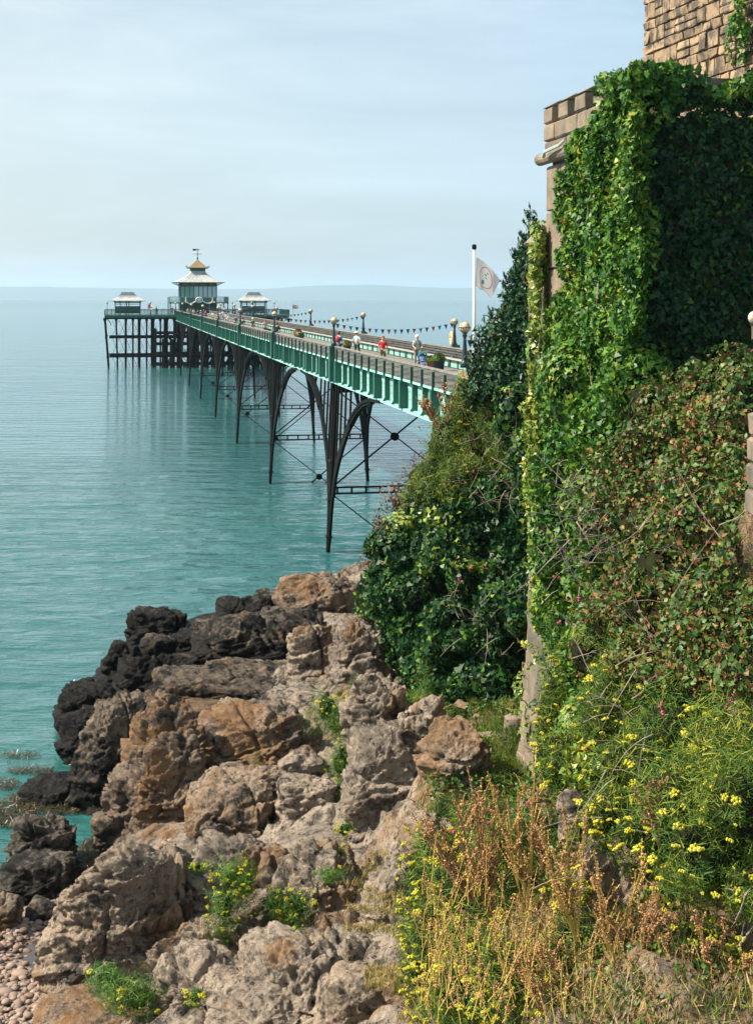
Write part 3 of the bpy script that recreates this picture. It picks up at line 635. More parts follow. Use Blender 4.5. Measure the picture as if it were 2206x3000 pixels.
def cube_sphere(n):
    t = np.tan(np.linspace(-np.pi / 4, np.pi / 4, n + 1)); A, B = np.meshgrid(t, t); A, B = A.ravel(), B.ravel(); o = np.ones_like(A); V = []; Fc = []; q = (np.arange(n)[:, None] * (n + 1) + np.arange(n)[None]).ravel()
    quad = np.stack([q, q + 1, q + n + 2, q + n + 1], 1)
    for k, (x, y, z) in enumerate([(A, B, o), (B, A, -o), (o, A, B), (-o, B, A), (B, o, A), (A, -o, B)]):
        V.append(np.stack([x, y, z], 1)); Fc.append(quad + k * (n + 1) ** 2)
    V = np.concatenate(V); Fc = np.concatenate(Fc); key = np.round(V * 1e5).astype(np.int64); _, idx, inv = np.unique(key, axis=0, return_index=True, return_inverse=True)
    V = V[idx]; inv = inv.reshape(-1); return V / np.linalg.norm(V, axis=1, keepdims=True), inv[Fc]
def rockdisp(W, S, tide):
    warp = np.stack([fbm(W * .9 + s, 2, 60 + s) for s in (0, 5, 11)], 1) * .35
    big = fbm(W / S * .8, 3, 21) * .16 * S
    d1, d2, cid = worley((W + warp) * np.array([.75, .75, 1.1]), 31); crack = np.clip((d2 - d1) / .16, 0, 1)
    st_ = (W[:, 2] * .93 - W[:, 0] * .32 + .12 * W[:, 1] + .25 * fbm(W * .6, 3, 44)); strat = (st_ * 1.55) % 1; s2_ = (st_ * 4.3 + .5 * fbm(W * 1.5, 2, 47)) % 1; frac_ = np.abs(((W[:, 0] * .8 + W[:, 1] * .55 + .3 * fbm(W * .5, 2, 49)) * .55) % 1 - .5) * 2; frac_ = np.clip((frac_ - .93) / .07, 0, 1)
    e1, e2, eid = worley((W + warp * .5) * 2.3, 71); ck2 = np.clip((e2 - e1) / .14, 0, 1)
    p1, _, pid = worley((W + warp * .3) * 4.0, 51); pits = np.clip(1 - p1 / .38, 0, 1) * (pid > .55)
    d = big * .8 + (cid - .5) * .10 * min(S, 1.2) - (1 - crack) * .17 * (cid > .45) - (1 - ck2) * .03 * (eid > .4) + (eid - .5) * .03 + .05 * fbm(W * 2.2, 3, 33) - pits * .19 * (1 - .5 * tide) + (strat ** 1.5 - .45) * .17 * min(1, S) + (s2_ - .5) * .05 - frac_ * .22 * min(1, S)
    rid = 1 - np.abs(fbm(W * 1.3, 3, 91)); d = d + (rid ** 3 - .4) * .05 + .045 * np.minimum(fbm(W * 5.5, 3, 34), .25) + .02 * fbm(W * 16, 2, 35) - .05 * np.clip(fbm(W * 3.1, 3, 36) - .35, 0, 1) * 3
    return d
bedrock = thing('bedrock', None, None); bedrock['kind'] = 'structure'
GROUND = []
def setattr_(me, name, arr):
    a = me.attributes.new(name, 'FLOAT', 'POINT'); a.data.foreach_set('value', np.asarray(arr, dtype=np.float32))
for idx, (x0, x1, y0, y1, zb, dr, blk, tide, lich, lean, label) in enumerate(RK):
    Yf = F * (H - zb) / (y1 - HZ); rx = (x1 - x0) / 2 * Yf / F; ry = rx * dr; Yc = Yf + ry * .45; rx = (x1 - x0) / 2 * Yc / F
    yc = (y0 + y1) / 2; el = math.atan((yc - HZ) / F); vh = (y1 - y0) / 2 * Yc / F; rz = math.sqrt(max(vh ** 2 - (ry * math.sin(el)) ** 2, (.45 * vh) ** 2)) / math.cos(el)
    c = P((x0 + x1) / 2, yc, Yc); GROUND.append((c.x, c.y, c.z - rz * .28, max(rx, ry)))
    n = int(np.clip((x1 - x0 + y1 - y0) / 2 / 2.93 * .58, 18, 92))
    D, Fc = cube_sphere(n); rr = np.random.default_rng(idx + 5)
    # blocky superellipsoid with a few sliced facets
    k = (np.abs(D) ** blk).sum(1) ** (-1 / blk); V = D * k[:, None]
    for _ in range(7):
        pl = rr.normal(size=3); pl[2] = abs(pl[2]) * .7; pl /= np.linalg.norm(pl); dcut = rr.uniform(.72, .98); ov = V @ pl - dcut; V = V - np.where(ov > 0, ov, 0)[:, None] * pl * .85
    k_ = 1.0 if label and tide > .6 else 1.15; V = V * np.array([rx * k_, ry * (k_ + .05), rz * (k_ + 1.05) / 2])
    ca, sa = math.cos(-lean), math.sin(-lean); V = np.stack([V[:, 0] * ca - V[:, 2] * sa, V[:, 1], V[:, 0] * sa + V[:, 2] * ca], 1)
    yaw = rr.uniform(-.25, .25); ca, sa = math.cos(yaw), math.sin(yaw); V = np.stack([V[:, 0] * ca - V[:, 1] * sa, V[:, 0] * sa + V[:, 1] * ca, V[:, 2]], 1)
    W = V + np.array(c); nrm = D / np.linalg.norm(D, axis=1, keepdims=True)
    S = min(rx, rz * 1.3, 2.2); d = rockdisp(W, S, tide)
    d = d * np.clip(min(rx, rz) / .8, .12, 1)
    V = V + nrm * d[:, None]
    name = 'boulder' if label else 'rock'
    me = np_mesh(name, V, Fc, ROCK, False)
    Z = V[:, 2] + c.z; td = tide * .55 + np.clip(1.1 - Z / 2.0, 0, 1.1) * np.clip((W[:, 1] - 33) / 14, 0, 1) * .85 ; setattr_(me, 'tide', td); setattr_(me, 'lichen', np.full(len(V), lich))
    me.polygons.foreach_set('use_smooth', np.ones(len(Fc), dtype=bool))
    o = link(name, me, None if label else bedrock, c)
    if label: tag(o, label, 'boulder')

# ground sheet: from the sea bed up through the rocks to the slope under the walls
GP = list(GROUND)
def gp(px, py, Z, w=2.): g_ = G(px, py, Z); g_.z -= .75 + (.9 if px > 1850 and py < 2100 else 0); GP.append((g_.x, g_.y, Z, w))
for a in [(1250, 2900, 4.2), (1500, 2950, 4.8), (1800, 2980, 5.6), (2200, 2990, 6.4), (1250, 2600, 4.4), (1450, 2500, 4.9), (1700, 2600, 6.0), (2000, 2650, 7.2), (2200, 2500, 8.2), (1750, 2300, 6.9), (2100, 2250, 8.6),
          (1350, 2300, 4.0), (1420, 2150, 4.2), (1900, 2000, 8.6), (2200, 2000, 9.6), (1900, 1700, 10.4), (2206, 1500, 11.9), (1900, 1450, 11.6), (2206, 1250, 12.8)]: gp(*a)
for a in [(2.6, 46, 3.4), (3.2, 50, 5.), (1.5, 56, 2.), (4, 60, 2.5), (2.6, 40, 3.2), (1.8, 42, 2.6), (3.0, 37, 3.4), (2.4, 35, 3.), (1, 44, 1.8), (7, 40, 10), (10, 50, 10), (14, 40, 12), (8, 60, 8), (12, 30, 13), (20, 60, 10), (20, 20, 13), (2, 12, 3.4), (5, 8, 5.5), (10, 12, 8.5), (-2, 14, 1.6), (-2, 8, 1.6), (-.6, 20, 1.9), (-3, 20, 1.4), (.4, 17, 2.6), (-5, 20, 1.5), (20, 90, 6), (30, 140, 8), (1.0, 70, 1.5),
          (3, 74, 1), (6, 74, 1.5), (8, 84, .5), (-.5, 78, -.5), (-3, 74, -.8), (-9, 66, -1), (-13, 60, -1), (-14, 54, -1), (-13, 48, -1), (-12, 43, -.6), (-11, 40, -.4), (-9.5, 37.2, -.25), (-8.6, 36, -.2), (-8.6, 34, -.1), (-9, 32.4, .10), (-7.6, 33, .04), (-7.2, 31.4, -.02), (-6.6, 30.6, -.02), (-9.2, 29.6, .4), (-7.6, 29.2, .22), (-10, 24, .9), (-7, 22, 1.), (-14, 30, .4), (-14, 20, 1.0), (-12, 35, .02), (-20, 40, -.8), (-20, 30, .1), (-30, 60, -2), (-40, 90, -3), (0, 90, -2), (-10, 80, -2), (10, 100, -1), (-7.6, 38.6, -.2)]: GP.append((*a, 2.))
def ground_z(X, Y):
    gx = np.array([g_[0] for g_ in GP]); gy = np.array([g_[1] for g_ in GP]); gz = np.array([g_[2] for g_ in GP]); num = 0; den = 0
    for x, y, z in zip(gx, gy, gz):
        w = 1 / ((X - x) ** 2 + (Y - y) ** 2 + .35) ** 1.9; num = num + w * z; den = den + w
    return num / den
def beach():
    X, Y = np.meshgrid(np.arange(-16, 14, .12), np.concatenate([np.arange(10, 60, .12), np.arange(60, 110, .5)])); x, y = X.ravel(), Y.ravel(); z = ground_z(x, y)
    p = np.stack([x, y, z], 1); rough = np.clip((z - .6) / 1.5, 0, 1)
    d1, d2, ci = worley(p * .9, 8); z = z + rough * (.12 * fbm(p * .8, 3, 2) + 1.25 * rockdisp(p, 1.2, 0)) + (1 - rough) * .035 * fbm(p * 1.2, 3, 6)
    z = z - np.where((y > 37.5) | ((y > 33.6) & (x < -6.4)), np.clip(1.1 - z, 0, 1) * .75, 0); z = np.where((y > 80) & (x < 6), -3, z)
    n = X.shape[1]; i = (np.arange(X.shape[0] - 1)[:, None] * n + np.arange(n - 1)[None]).ravel()
    me = np_mesh('ground', np.stack([x, y, z], 1), np.stack([i, i + 1, i + n + 1, i + n], 1), ROCK, True)
    setattr_(me, 'tide', np.clip((1.5 - z) * .9, 0, 1.1) * np.clip((y - 34) / 6, .0, 1) + .15); setattr_(me, 'lichen', np.clip((x - 0) / 3, 0, .9))
    tag(link('ground', me), kind='structure')
beach()
def pool():
    n = 40; r = np.random.default_rng(2); a = np.linspace(0, 6.283, n, endpoint=False); q = 1 + .35 * fbm(np.stack([np.cos(a), np.sin(a), a * 0], 1) * 1.6, 3, 4); V = [(-6.95, 31.2, .085)] + [(-6.95 + 1.15 * q[i] * math.cos(a[i]), 31.2 + 1.9 * q[i] * math.sin(a[i]), .085) for i in range(n)]
    o = link('rock_pool', np_mesh('rock_pool', V, [(0, 1 + i, 1 + (i + 1) % n) for i in range(n)], mat('pool_water', (.055, .042, .034), .03, spec=.6, bump=.12, bscale=6))); tag(o, kind='structure')
pool()
# shingle: small rounded stones in one object by the tide line
def pebbles():
    base, bf = cube_sphere(2); k = 9000; r = np.random.default_rng(3)
    x = r.uniform(-9.2, -4.6, k); y = r.uniform(24, 34.5, k); z = ground_z(x, y)
    keep = (z > .05 + r.uniform(-.05, .10, k)) & (x < -4.6 - (y - 24) * .02); x, y, z = x[keep], y[keep], z[keep]; k = len(x)
    s = r.lognormal(-3.05, .38, k).clip(.022, .17)[:, None]; sc = np.concatenate([s * r.uniform(.9, 1.5, (k, 1)), s, s * r.uniform(.45, .7, (k, 1))], 1); a = r.uniform(0, 6.28, k)
    V = base[None] * sc[:, None]; ca, sa = np.cos(a)[:, None], np.sin(a)[:, None]; V = np.stack([V[..., 0] * ca - V[..., 1] * sa, V[..., 0] * sa + V[..., 1] * ca, V[..., 2]], 2)
    V = V + np.stack([x, y, z + sc[:, 2] * r.uniform(.2, 1.5, k)], 1)[:, None]; Fc = bf[None] + (np.arange(k) * len(base))[:, None, None]
    m = leafmat('shingle_stone', [(0, (.08, .055, .045)), (.3, (.20, .14, .11)), (.6, (.30, .21, .165)), (.85, (.15, .12, .105)), (1, (.38, .29, .24))], .75, .3, 1, 0, .12)
    tag(link('shingle', np_mesh('shingle', V.reshape(-1, 3), Fc.reshape(-1, 4), m, True)), kind='stuff')
pebbles()

# leaf and blade clouds -------------------------------------------------------------------------
def leaves_mesh(name, pos, nrm, size, shape, m, seed=0, jit=.8, up=None, drop=None):
    """one flat or folded leaf per row of pos"""
    r = np.random.default_rng(seed); k = len(pos); nrm = nrm + r.normal(size=(k, 3)) * jit; nrm /= np.linalg.norm(nrm, axis=1, keepdims=True) + 1e-9
    t = r.normal(size=(k, 3)); 
    if up is not None: t = t * (1 - abs(up)) + np.array([0, 0, up])
    t = t - nrm * (t * nrm).sum(1, keepdims=True); t /= np.linalg.norm(t, axis=1, keepdims=True) + 1e-9; b = np.cross(nrm, t)
    S = {'ivy': (np.array([(0, -.5, 0), (.5, -.32, .08), (.22, .02, 0), (0, .6, .05), (-.22, .02, 0), (-.5, -.32, .08)]), [(0, 1, 2), (0, 2, 3), (0, 3, 4), (0, 4, 5)]),
         'oval': (np.array([(0, -.5, 0), (.2, 0, .04), (0, .5, 0), (-.2, 0, .04)]), [(0, 1, 2), (0, 2, 3)]),
         'round': (np.array([(0, -.5, 0), (.36, -.1, .08), (.0, .5, -.03), (-.36, -.1, .08)]), [(0, 1, 2), (0, 2, 3)]),
         'blade': (np.array([(-.035, -.5, 0), (.035, -.5, 0), (0, .5, .12)]), [(0, 1, 2)]),
         'thin': (np.array([(-.012, -.5, 0), (.012, -.5, 0), (.03, .1, .06), (0, .5, .2)]), [(0, 1, 2), (0, 2, 3)]),
         'tuft': (np.array([(0, -.5, .3), (.35, .1, 0), (-.4, .3, .1), (0, .4, .35)]), [(0, 1, 3), (0, 3, 2), (1, 2, 3)])}[shape]
    sv, sf = S; size = np.broadcast_to(size, (k,)) * r.uniform(.65, 1.3, k)
    V = pos[:, None] + (b[:, None] * sv[None, :, :1] + t[:, None] * sv[None, :, 1:2] + nrm[:, None] * sv[None, :, 2:]) * size[:, None, None]
    Fc = np.array(sf)[None] + (np.arange(k) * len(sv))[:, None, None]; return np_mesh(name, V.reshape(-1, 3), Fc.reshape(-1, 3), m)
def blob_points(blobs, dens, seed, shell=.35, lump=.25, ls=1.1):
    """blobs: (px, py, Y, rx px, ry px, depth m); points and outward normals near the shell of every blob"""
    r = np.random.default_rng(seed); Pp = []; Nn = []
    for (px, py, Y, rx, ry, rd) in blobs:
        c = np.array(P(px, py, Y)); ax = np.array([rx * Y / F, rd, ry * Y / F]); area = 4 * math.pi * ((ax[0] * ax[1]) ** 1.6 / 3 + (ax[0] * ax[2]) ** 1.6 / 3 + (ax[1] * ax[2]) ** 1.6 / 3) ** (1 / 1.6)
        k = int(area * dens); d = r.normal(size=(k, 3)); d /= np.linalg.norm(d, axis=1, keepdims=True)
        d[:, 1] = np.where(r.random(k) < .8, -np.abs(d[:, 1]), d[:, 1])
        q = 1 - shell * r.random(k) ** 1.6 + lump * fbm(d * ax * ls + c, 3, 77)
        Pp.append(c + d * ax * q[:, None]); n_ = d / ax; Nn.append(n_ / np.linalg.norm(n_, axis=1, keepdims=True))
    return np.concatenate(Pp), np.concatenate(Nn)
def cores(name, blobs, m, parent, s=.80):  # solid dark blobs added inside the leaves to block light and gaps
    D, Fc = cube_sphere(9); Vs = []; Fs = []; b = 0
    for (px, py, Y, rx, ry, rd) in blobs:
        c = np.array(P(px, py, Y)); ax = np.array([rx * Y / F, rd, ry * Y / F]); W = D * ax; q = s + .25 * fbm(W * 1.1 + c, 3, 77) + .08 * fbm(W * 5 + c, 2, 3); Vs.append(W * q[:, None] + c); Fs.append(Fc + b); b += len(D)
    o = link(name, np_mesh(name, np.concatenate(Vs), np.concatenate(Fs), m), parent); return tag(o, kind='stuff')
M['core_dark'] = mat('dark_blocking_core', (.012, .010, .006), .95, spec=.05, col2=(.02, .026, .01), nscale=6)  # dark colour of the solid cores added inside the foliage
M['twig'] = mat('bare_twig', (.40, .33, .27), .8, col2=(.2, .15, .12), nscale=6)
M['drystem'] = mat('dry_stem', (.38, .20, .09), .8, col2=(.2, .1, .05), nscale=5)
M['stemy'] = mat('yellow_stem', (.42, .30, .06), .7)
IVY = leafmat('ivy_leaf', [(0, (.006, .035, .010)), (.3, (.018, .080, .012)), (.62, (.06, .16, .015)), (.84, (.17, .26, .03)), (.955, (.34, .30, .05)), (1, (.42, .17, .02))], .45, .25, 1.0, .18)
IVYD = leafmat('dark_shaded_ivy_leaf', [(0, (.003, .014, .006)), (.4, (.006, .034, .012)), (.75, (.018, .068, .016)), (.95, (.09, .14, .02)), (1, (.26, .18, .03))], .45, .22, 1.2, .14)  # dark ivy colour, with shade of the wall facing us put in
IVYY = leafmat('yellowed_ivy_leaf', [(0, (.03, .09, .015)), (.3, (.10, .20, .025)), (.7, (.24, .29, .04)), (.9, (.42, .36, .05)), (1, (.5, .2, .02))], .4, .5, 2, .2)
LAUR = leafmat('evergreen_leaf', [(0, (.003, .018, .008)), (.5, (.008, .045, .014)), (.85, (.03, .10, .03)), (.97, (.09, .10, .02)), (1, (.22, .07, .02))], .45, .35, 1.5, .1)
BRAM = leafmat('bramble_leaf', [(0, (.010, .035, .008)), (.35, (.028, .085, .012)), (.62, (.07, .14, .018)), (.80, (.16, .17, .03)), (.92, (.13, .05, .02)), (1, (.20, .05, .03))], .5, .4, 1.6, .2, .45)
HERB = leafmat('feathery_leaf', [(0, (.012, .05, .012)), (.35, (.045, .11, .012)), (.7, (.15, .19, .015)), (1, (.34, .27, .04))], .6, .3, 1.1, .2)
SAMP = leafmat('samphire_leaf', [(0, (.015, .06, .012)), (.5, (.05, .13, .015)), (1, (.16, .24, .02))], .5, .3, 1.5, .2)
DRY = leafmat('dry_grass', [(0, (.10, .12, .02)), (.3, (.24, .21, .06)), (.7, (.38, .29, .12)), (1, (.55, .43, .24))], .8, .2, .9, .2)
BRN = leafmat('brown_seed', [(0, (.17, .08, .03)), (.5, (.40, .21, .09)), (1, (.58, .38, .19))], .8, .2, 1.5, .1)
UMB = leafmat('yellow_umbel', [(0, (.24, .27, .02)), (.5, (.45, .42, .03)), (1, (.62, .55, .09))], .7, .2, 3, .2)
HERB2 = leafmat('fennel_leaf', [(0, (.010, .04, .010)), (.35, (.035, .10, .014)), (.7, (.14, .20, .018)), (1, (.38, .34, .04))], .6, .3, .9, .2)
PINK = mat('pink_flower', (.50, .04, .17), .6, isl=.3)
# ---------------------------------------------------------------- bastion and tower walls
BD = Vector((-.1837, .983, 0)).normalized(); BN = Vector((BD.y, -BD.x, 0))            # along the seaward face, away from the camera; BN to the right
CB = Vector((4.66, 26, 0)); ang = math.atan2(-BD.x, BD.y)                              # near corner of the bastion
ASH = mat('weathered_ashlar', (.22, .17, .12), .85, col2=(.085, .075, .06), nscale=1.5, thr=(.35, .7), bump=.9, bscale=11, isl=.16)
ASHD = mat('dark_ashlar', (.20, .165, .125), .9, col2=(.07, .065, .055), nscale=2.2, thr=(.35, .65), bump=.9, bscale=11, isl=.2)
RUB = mat('tan_rubble_stone', (.27, .19, .115), .88, col2=(.07, .058, .048), nscale=2.6, thr=(.45, .57), bump=1.0, bscale=7, isl=.28, stretch=(1, 1, .8), detail=7)
MORT = mat('pale_mortar', (.38, .26, .16), .95, col2=(.27, .19, .12), nscale=5, bump=.6)
def rough_block(c, d, r=.02, seed=0, n=2):
    """a dressed block with slightly worn uneven faces"""
    rr = random.Random(seed); vs = []; x, y, z = [q / 2 for q in d]; b = min(d) * .12
    mb = MB(); ring = lambda k, zz: [(-x + k, -y + k, zz), (x - k, -y + k, zz), (x - k, y - k, zz), (-x + k, y - k, zz)]
    for k, zz in ((b, -z), (0, -z + b), (0, z - b), (b, z)): vs += [(p[0] + rr.uniform(-r, r), p[1] + rr.uniform(-r, r), p[2] + rr.uniform(-r, r)) for p in ring(k, zz)]
    fs = [(i * 4 + k, i * 4 + (k + 1) % 4, i * 4 + 4 + (k + 1) % 4, i * 4 + 4 + k) for i in range(3) for k in range(4)] + [(3, 2, 1, 0), (12, 13, 14, 15)]
    return mb.add([(v[0] + c[0], v[1] + c[1], v[2] + c[2]) for v in vs], fs)
bas = thing('bastion', 'battlemented sandstone bastion wall with a rounded string course, mostly wrapped in ivy', 'wall', CB, ang)
# local frame: x = to the right of the face (inwards), y = along the face away from the camera
core = MB(); core.box((4.1, 2.55, 9.7), (8.0, 5.0, 16.2)); core.box((4.2, .3, 18.3), (7.8, .4, .5)); 
core = core.build('core', ASHD, bas)
def brow(z0, z1, y0, y1, w0, w1, x0=0., proud=.0, seed=1, name='stone', parent=None, m=ASH, skip=()):
    rr = random.Random(seed); y = y0
    while y < y1 - .05:
        w = min(rr.uniform(w0, w1), y1 - y); 
        if y1 - y - w < w0 * .4: w = y1 - y
        if not any(a < y + w / 2 < b for a, b in skip): rough_block((x0 + .12 - proud, y + w / 2, (z0 + z1) / 2), (.30 + rr.uniform(0, .02), w - .015, z1 - z0 - .015), .007, rr.random()).build(name, m, parent or core)
        y += w
zt = 18.64
mer = [(4.62, 5.22), (3.58, 4.18), (2.45, 3.1), (1.3, 1.95), (.1, .75)]
for i, (a, b) in enumerate(mer):
    mm = MB(); mm = rough_block((.17, (a + b) / 2, 18.42), (.44, b - a, .36), .008, i); mm.add([(-.07, a, 18.6), (.42, a, 18.6), (.42, b, 18.6), (-.07, b, 18.6), (.15, a, 18.72), (.36, a, 18.72), (.36, b, 18.72), (.15, b, 18.72)], [(0, 1, 5, 4), (1, 2, 6, 5), (2, 3, 7, 6), (3, 0, 4, 7), (4, 5, 6, 7), (3, 2, 1, 0)])
    mm.build('merlon', ASH, bas)
brow(17.86, 18.24, 0, 5.25, .5, .8, .02, .02, 4); brow(17.62, 17.86, 0, 5.25, .7, 1.1, .02, 0, 8)
st = MB(); st.path([(-.07, -.1, 17.5), (-.07, 5.42, 17.5)], .135, 12); st.build('string_course', ASH, bas)
z = 17.34
for i, hgt in enumerate([1.0, 1.25, 1.3, 1.1, 1.2, 1.0, 1.1, 1.2, 1.0, 1.1, 1.0, 1.0, 1.0]):
    brow(z - hgt, z, 0, 5.16, 1.2, 2.2, .03, 0, 20 + i); z -= hgt
# lead spout under the battlements
MB().path([(-.20, 3.3, 17.72), (-.26, 3.5, 17.62), (-.32, 4.3, 17.56), (-.30, 4.45, 17.48)], [.03, .035, .035, .05], 6).build('spout', mat('lead_spout', (.35, .42, .42), .35), bas)
# far buttress with sloping cap, battered foot
bt = MB(); bt.add([(.0, 5.1, -10), (1.4, 5.1, -10), (1.4, 6.0, -10), (.0, 6.0, -10), (-.18, 5.1, 0), (1.2, 5.1, 0), (1.2, 6.0, 0), (-.18, 6.0, 0)], [(0, 1, 2, 3)])
MB().box((.24, 5.75, 9.0), (.62, 1.1, 13.4)).build('buttress', ASH, bas)
MB().add([(-.16, 5.2, 15.7), (.46, 5.2, 15.7), (.46, 6.3, 15.7), (-.16, 6.3, 15.7), (.15, 5.2, 16.35), (.46, 5.2, 16.5), (.46, 6.3, 16.1), (.15, 6.3, 16.0)], [(0, 1, 2, 3), (4, 7, 6, 5), (0, 4, 5, 1), (1, 5, 6, 2), (2, 6, 7, 3), (3, 7, 4, 0)]).build('buttress_cap', ASH, bas)
# battered foot of the wall, stones left bare by the ivy
rr = random.Random(5); z = 2.3
while z < 8.2:
    h = rr.uniform(.16, .34); xo = -.02 - (8.2 - z) * .085 + rr.uniform(-.015, .02)
    y = 4.7
    while y < 6.3:
        w = min(rr.uniform(.25, .7), 6.0 - y + .001)
        if w < .02: break
        rough_block((xo + .3 + rr.uniform(-.04, .04), y + w / 2, z + h / 2), (.7, w + .01, h + .01), .035, rr.random()).build('stone', ASH, core); y += w
    rough_block((xo + 1.3, 5.7, z + h / 2), (1.5, .5, h - .01), .02, rr.random()).build('stone', ASHD, core); z += h
MB().box((3.4, 2.2, 4), (7.4, 6.8, 8.0)).build('footing', ASHD, bas)
# the tall rubble tower behind
TD = Vector((-.2384, .971, 0)).normalized(); tang = math.atan2(-TD.x, TD.y); TC = P(1882, 868, 36); TC.z = 0
tow = thing('stone_tower', 'tall sandstone house wall of coursed rubble rising behind the ivied bastion', 'building', TC, tang)
tcore = MB().box((3.1, -6.0, 12), (6.0, 12, 21)).build('wall', MORT, tow)
rr = random.Random(11); z = 16.2
while z < 22.3:
    h = rr.choice([.24, .30, .36, .42]); y = -.01; q = True
    while y > -8.2:
        w = rr.uniform(.28, .75) if not q else rr.choice([.35, .6]); q = False
        if h > .33 and rr.random() < .3:
            for hz, hh in ((z, h / 2), (z + h / 2, h / 2)): rough_block((.10 - rr.uniform(.0, .03), y - w / 2, hz + hh / 2), (.15, w - .035, hh - .035), .014, rr.random()).build('stone', RUB, tcore)
        else: rough_block((.10 - rr.uniform(.0, .03), y - w / 2, z + h / 2), (.15, w - .04, h - .04), .024, rr.random()).build('stone', RUB, tcore)
        y -= w
    z += h
# gate pier at the right edge
gpr = thing('gate_pier', 'old stone pier half hidden by brambles at the right edge', 'pillar', P(2226, 1300, 15), 0)
for i in range(4):
    wd = .30 + .035 * (6 - i) * .8; rough_block((.12, 0, -.75 + i * .27 + .13), (wd, .4, .255), .012, i + 60).build('stone', ASH, gpr)
ballp = thing('stone_ball', 'pale weathered stone ball finial at the right edge against the dark ivy', 'finial', P(2211, 931, 20), 0)
MB().sphere((0, 0, 0), .10, 14, 9).build('ball', mat('pale_stone', (.6, .55, .45), .8, col2=(.1, .09, .07), nscale=8, bump=.5), ballp, True); MB().lathe([(.05, -.3), (.05, -.12), (.08, -.09)], n=8).build('stem', ASH, ballp)
# low broken walls among the plants
def rubble(name, label, cells, m, cat='wall'):
    t = thing(name, label, cat, (0, 0, 0))
    c = sum((Vector(P(*a[:3])) for a in cells), Vector()) / len(cells); c.z = 0; t.location = c
    for i, (px, py, Y, w, h) in enumerate(cells):
        n = 5; D, Fc = cube_sphere(6); p = np.array(P(px, py, Y)); s = np.array([w * Y / F / 2, .22, h * Y / F / 2]); V = D * ((np.abs(D) ** 9).sum(1) ** (-1 / 9))[:, None] * s; V = V + D * (.04 * fbm(V * 5 + p, 3, i))[:, None]; V += p - np.array(c)
        me = np_mesh('stone', V, Fc, m, True); setattr_(me, 'tide', np.full(len(V), .05)); setattr_(me, 'lichen', np.full(len(V), .2)); link('stone', me, t)
    return t
rc = random.Random(2); PALE = mat('pale_wall_stone', (.25, .205, .17), .9, col2=(.09, .08, .07), nscale=3.5, thr=(.42, .62), bump=1., bscale=12, isl=.25)
rubble('pale_rock', 'pale grey rock in the shade at the foot of the dark ivy mound', [(1340, 2190, 33, 110, 66), (1440, 2195, 33.4, 130, 90), (1520, 2170, 33.6, 90, 150), (1300, 2180, 33, 60, 50)], ROCK, 'rock')

# ---------------------------------------------------------------- vegetation
def plant(name, label, cat, blobs, dens, size, shape, m, seed, core_s=.8, shell=.35, lump=.25, parent=None, jit=.8, up=None, group=None, big=0, pname='foliage', core_m=None, ls=1.1):
    c = Vector(P(*blobs[0][:3])); t = parent
    if t is None:
        t = thing(name, label, cat, (c.x, c.y, 0), 0, group)
    off = t.location
    pos, nrm = blob_points(blobs, dens, seed, shell, lump, ls)
    me = leaves_mesh(pname, pos - np.array(off), nrm, size, shape, m, seed, jit, up); o = link(pname, me, t); tag(o, kind='stuff')
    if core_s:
        q = cores('blocking_core', [b for b in blobs], core_m or M['core_dark'], t, core_s); q.location = -off
    return t
def leaf_parts(t, n, pts, nrms, size, shape, m, seed, name='leaf'):
    """the largest leaves, each a part of its own, three shared meshes"""
    r = random.Random(seed); base = []
    for k in range(3): base.append(leaves_mesh(name, np.zeros((1, 3)), np.array([[0, 0, 1.]]), 1.0, shape, m, seed + k, .15))
    for p, nn in zip(pts[:n], nrms[:n]):
        v = Vector(nn).normalized() + Vector((r.uniform(-.6, .6), r.uniform(-.6, .6), r.uniform(-.3, .6))); q = v.to_track_quat('Z', 'Y').to_euler(); 
        o = link(name, base[r.randrange(3)], t, Vector(p) - t.location, q, [size * r.uniform(.8, 1.3)] * 3)
def wall_ivy(t, poly, density, face, seed, size, m, thick=.22, hang=-.5, bulge=.12, jit=.7, keep=None, name='foliage', bright=None):
    """ivy on a vertical plane: poly in (s, z) of the plane, face = (origin, along, outward)"""
    r = np.random.default_rng(seed); o, al, ou = [np.array(v) for v in face]; poly = np.array(poly); s0, z0 = poly.min(0); s1, z1 = poly.max(0); k = int((s1 - s0) * (z1 - z0) * density)
    s, z = r.uniform(s0, s1, k), r.uniform(z0, z1, k); p3 = np.stack([s, z, s * 0], 1); js = s + .16 * fbm(p3 * 2.2, 2, 5); jz = z + .16 * fbm(p3 * 2.2 + 9, 2, 6)
    ins = np.zeros(k, bool); n = len(poly)
    for i in range(n):
        a, b = poly[i], poly[(i + 1) % n]; c = ((a[1] > jz) != (b[1] > jz)) & (js < (b[0] - a[0]) * (jz - a[1]) / (b[1] - a[1] + 1e-9) + a[0]); ins ^= c
    s, z = s[ins], z[ins]; p3 = p3[ins]; k = len(s)
    d = thick * r.random(k) ** .7 + bulge * (1 + 1.5 * fbm(p3 * 1.1, 3, 12) + .9 * fbm(p3 * 3.2, 2, 15)).clip(0, 2.6)
    pos = o + al * s[:, None] + ou * d[:, None] + np.array([0, 0, 1]) * z[:, None]; nr = np.broadcast_to(ou + np.array([0, 0, .35]), pos.shape)
    ob = link(name, leaves_mesh(name, pos - np.array(t.location), nr, size, 'ivy', m, seed, jit, hang), t); tag(ob, kind='stuff'); return pos, nr
ivy = thing('ivy_plant', 'thick curtain of glossy green ivy climbing the sunlit side of the bastion', 'ivy', (CB.x, CB.y, 0))
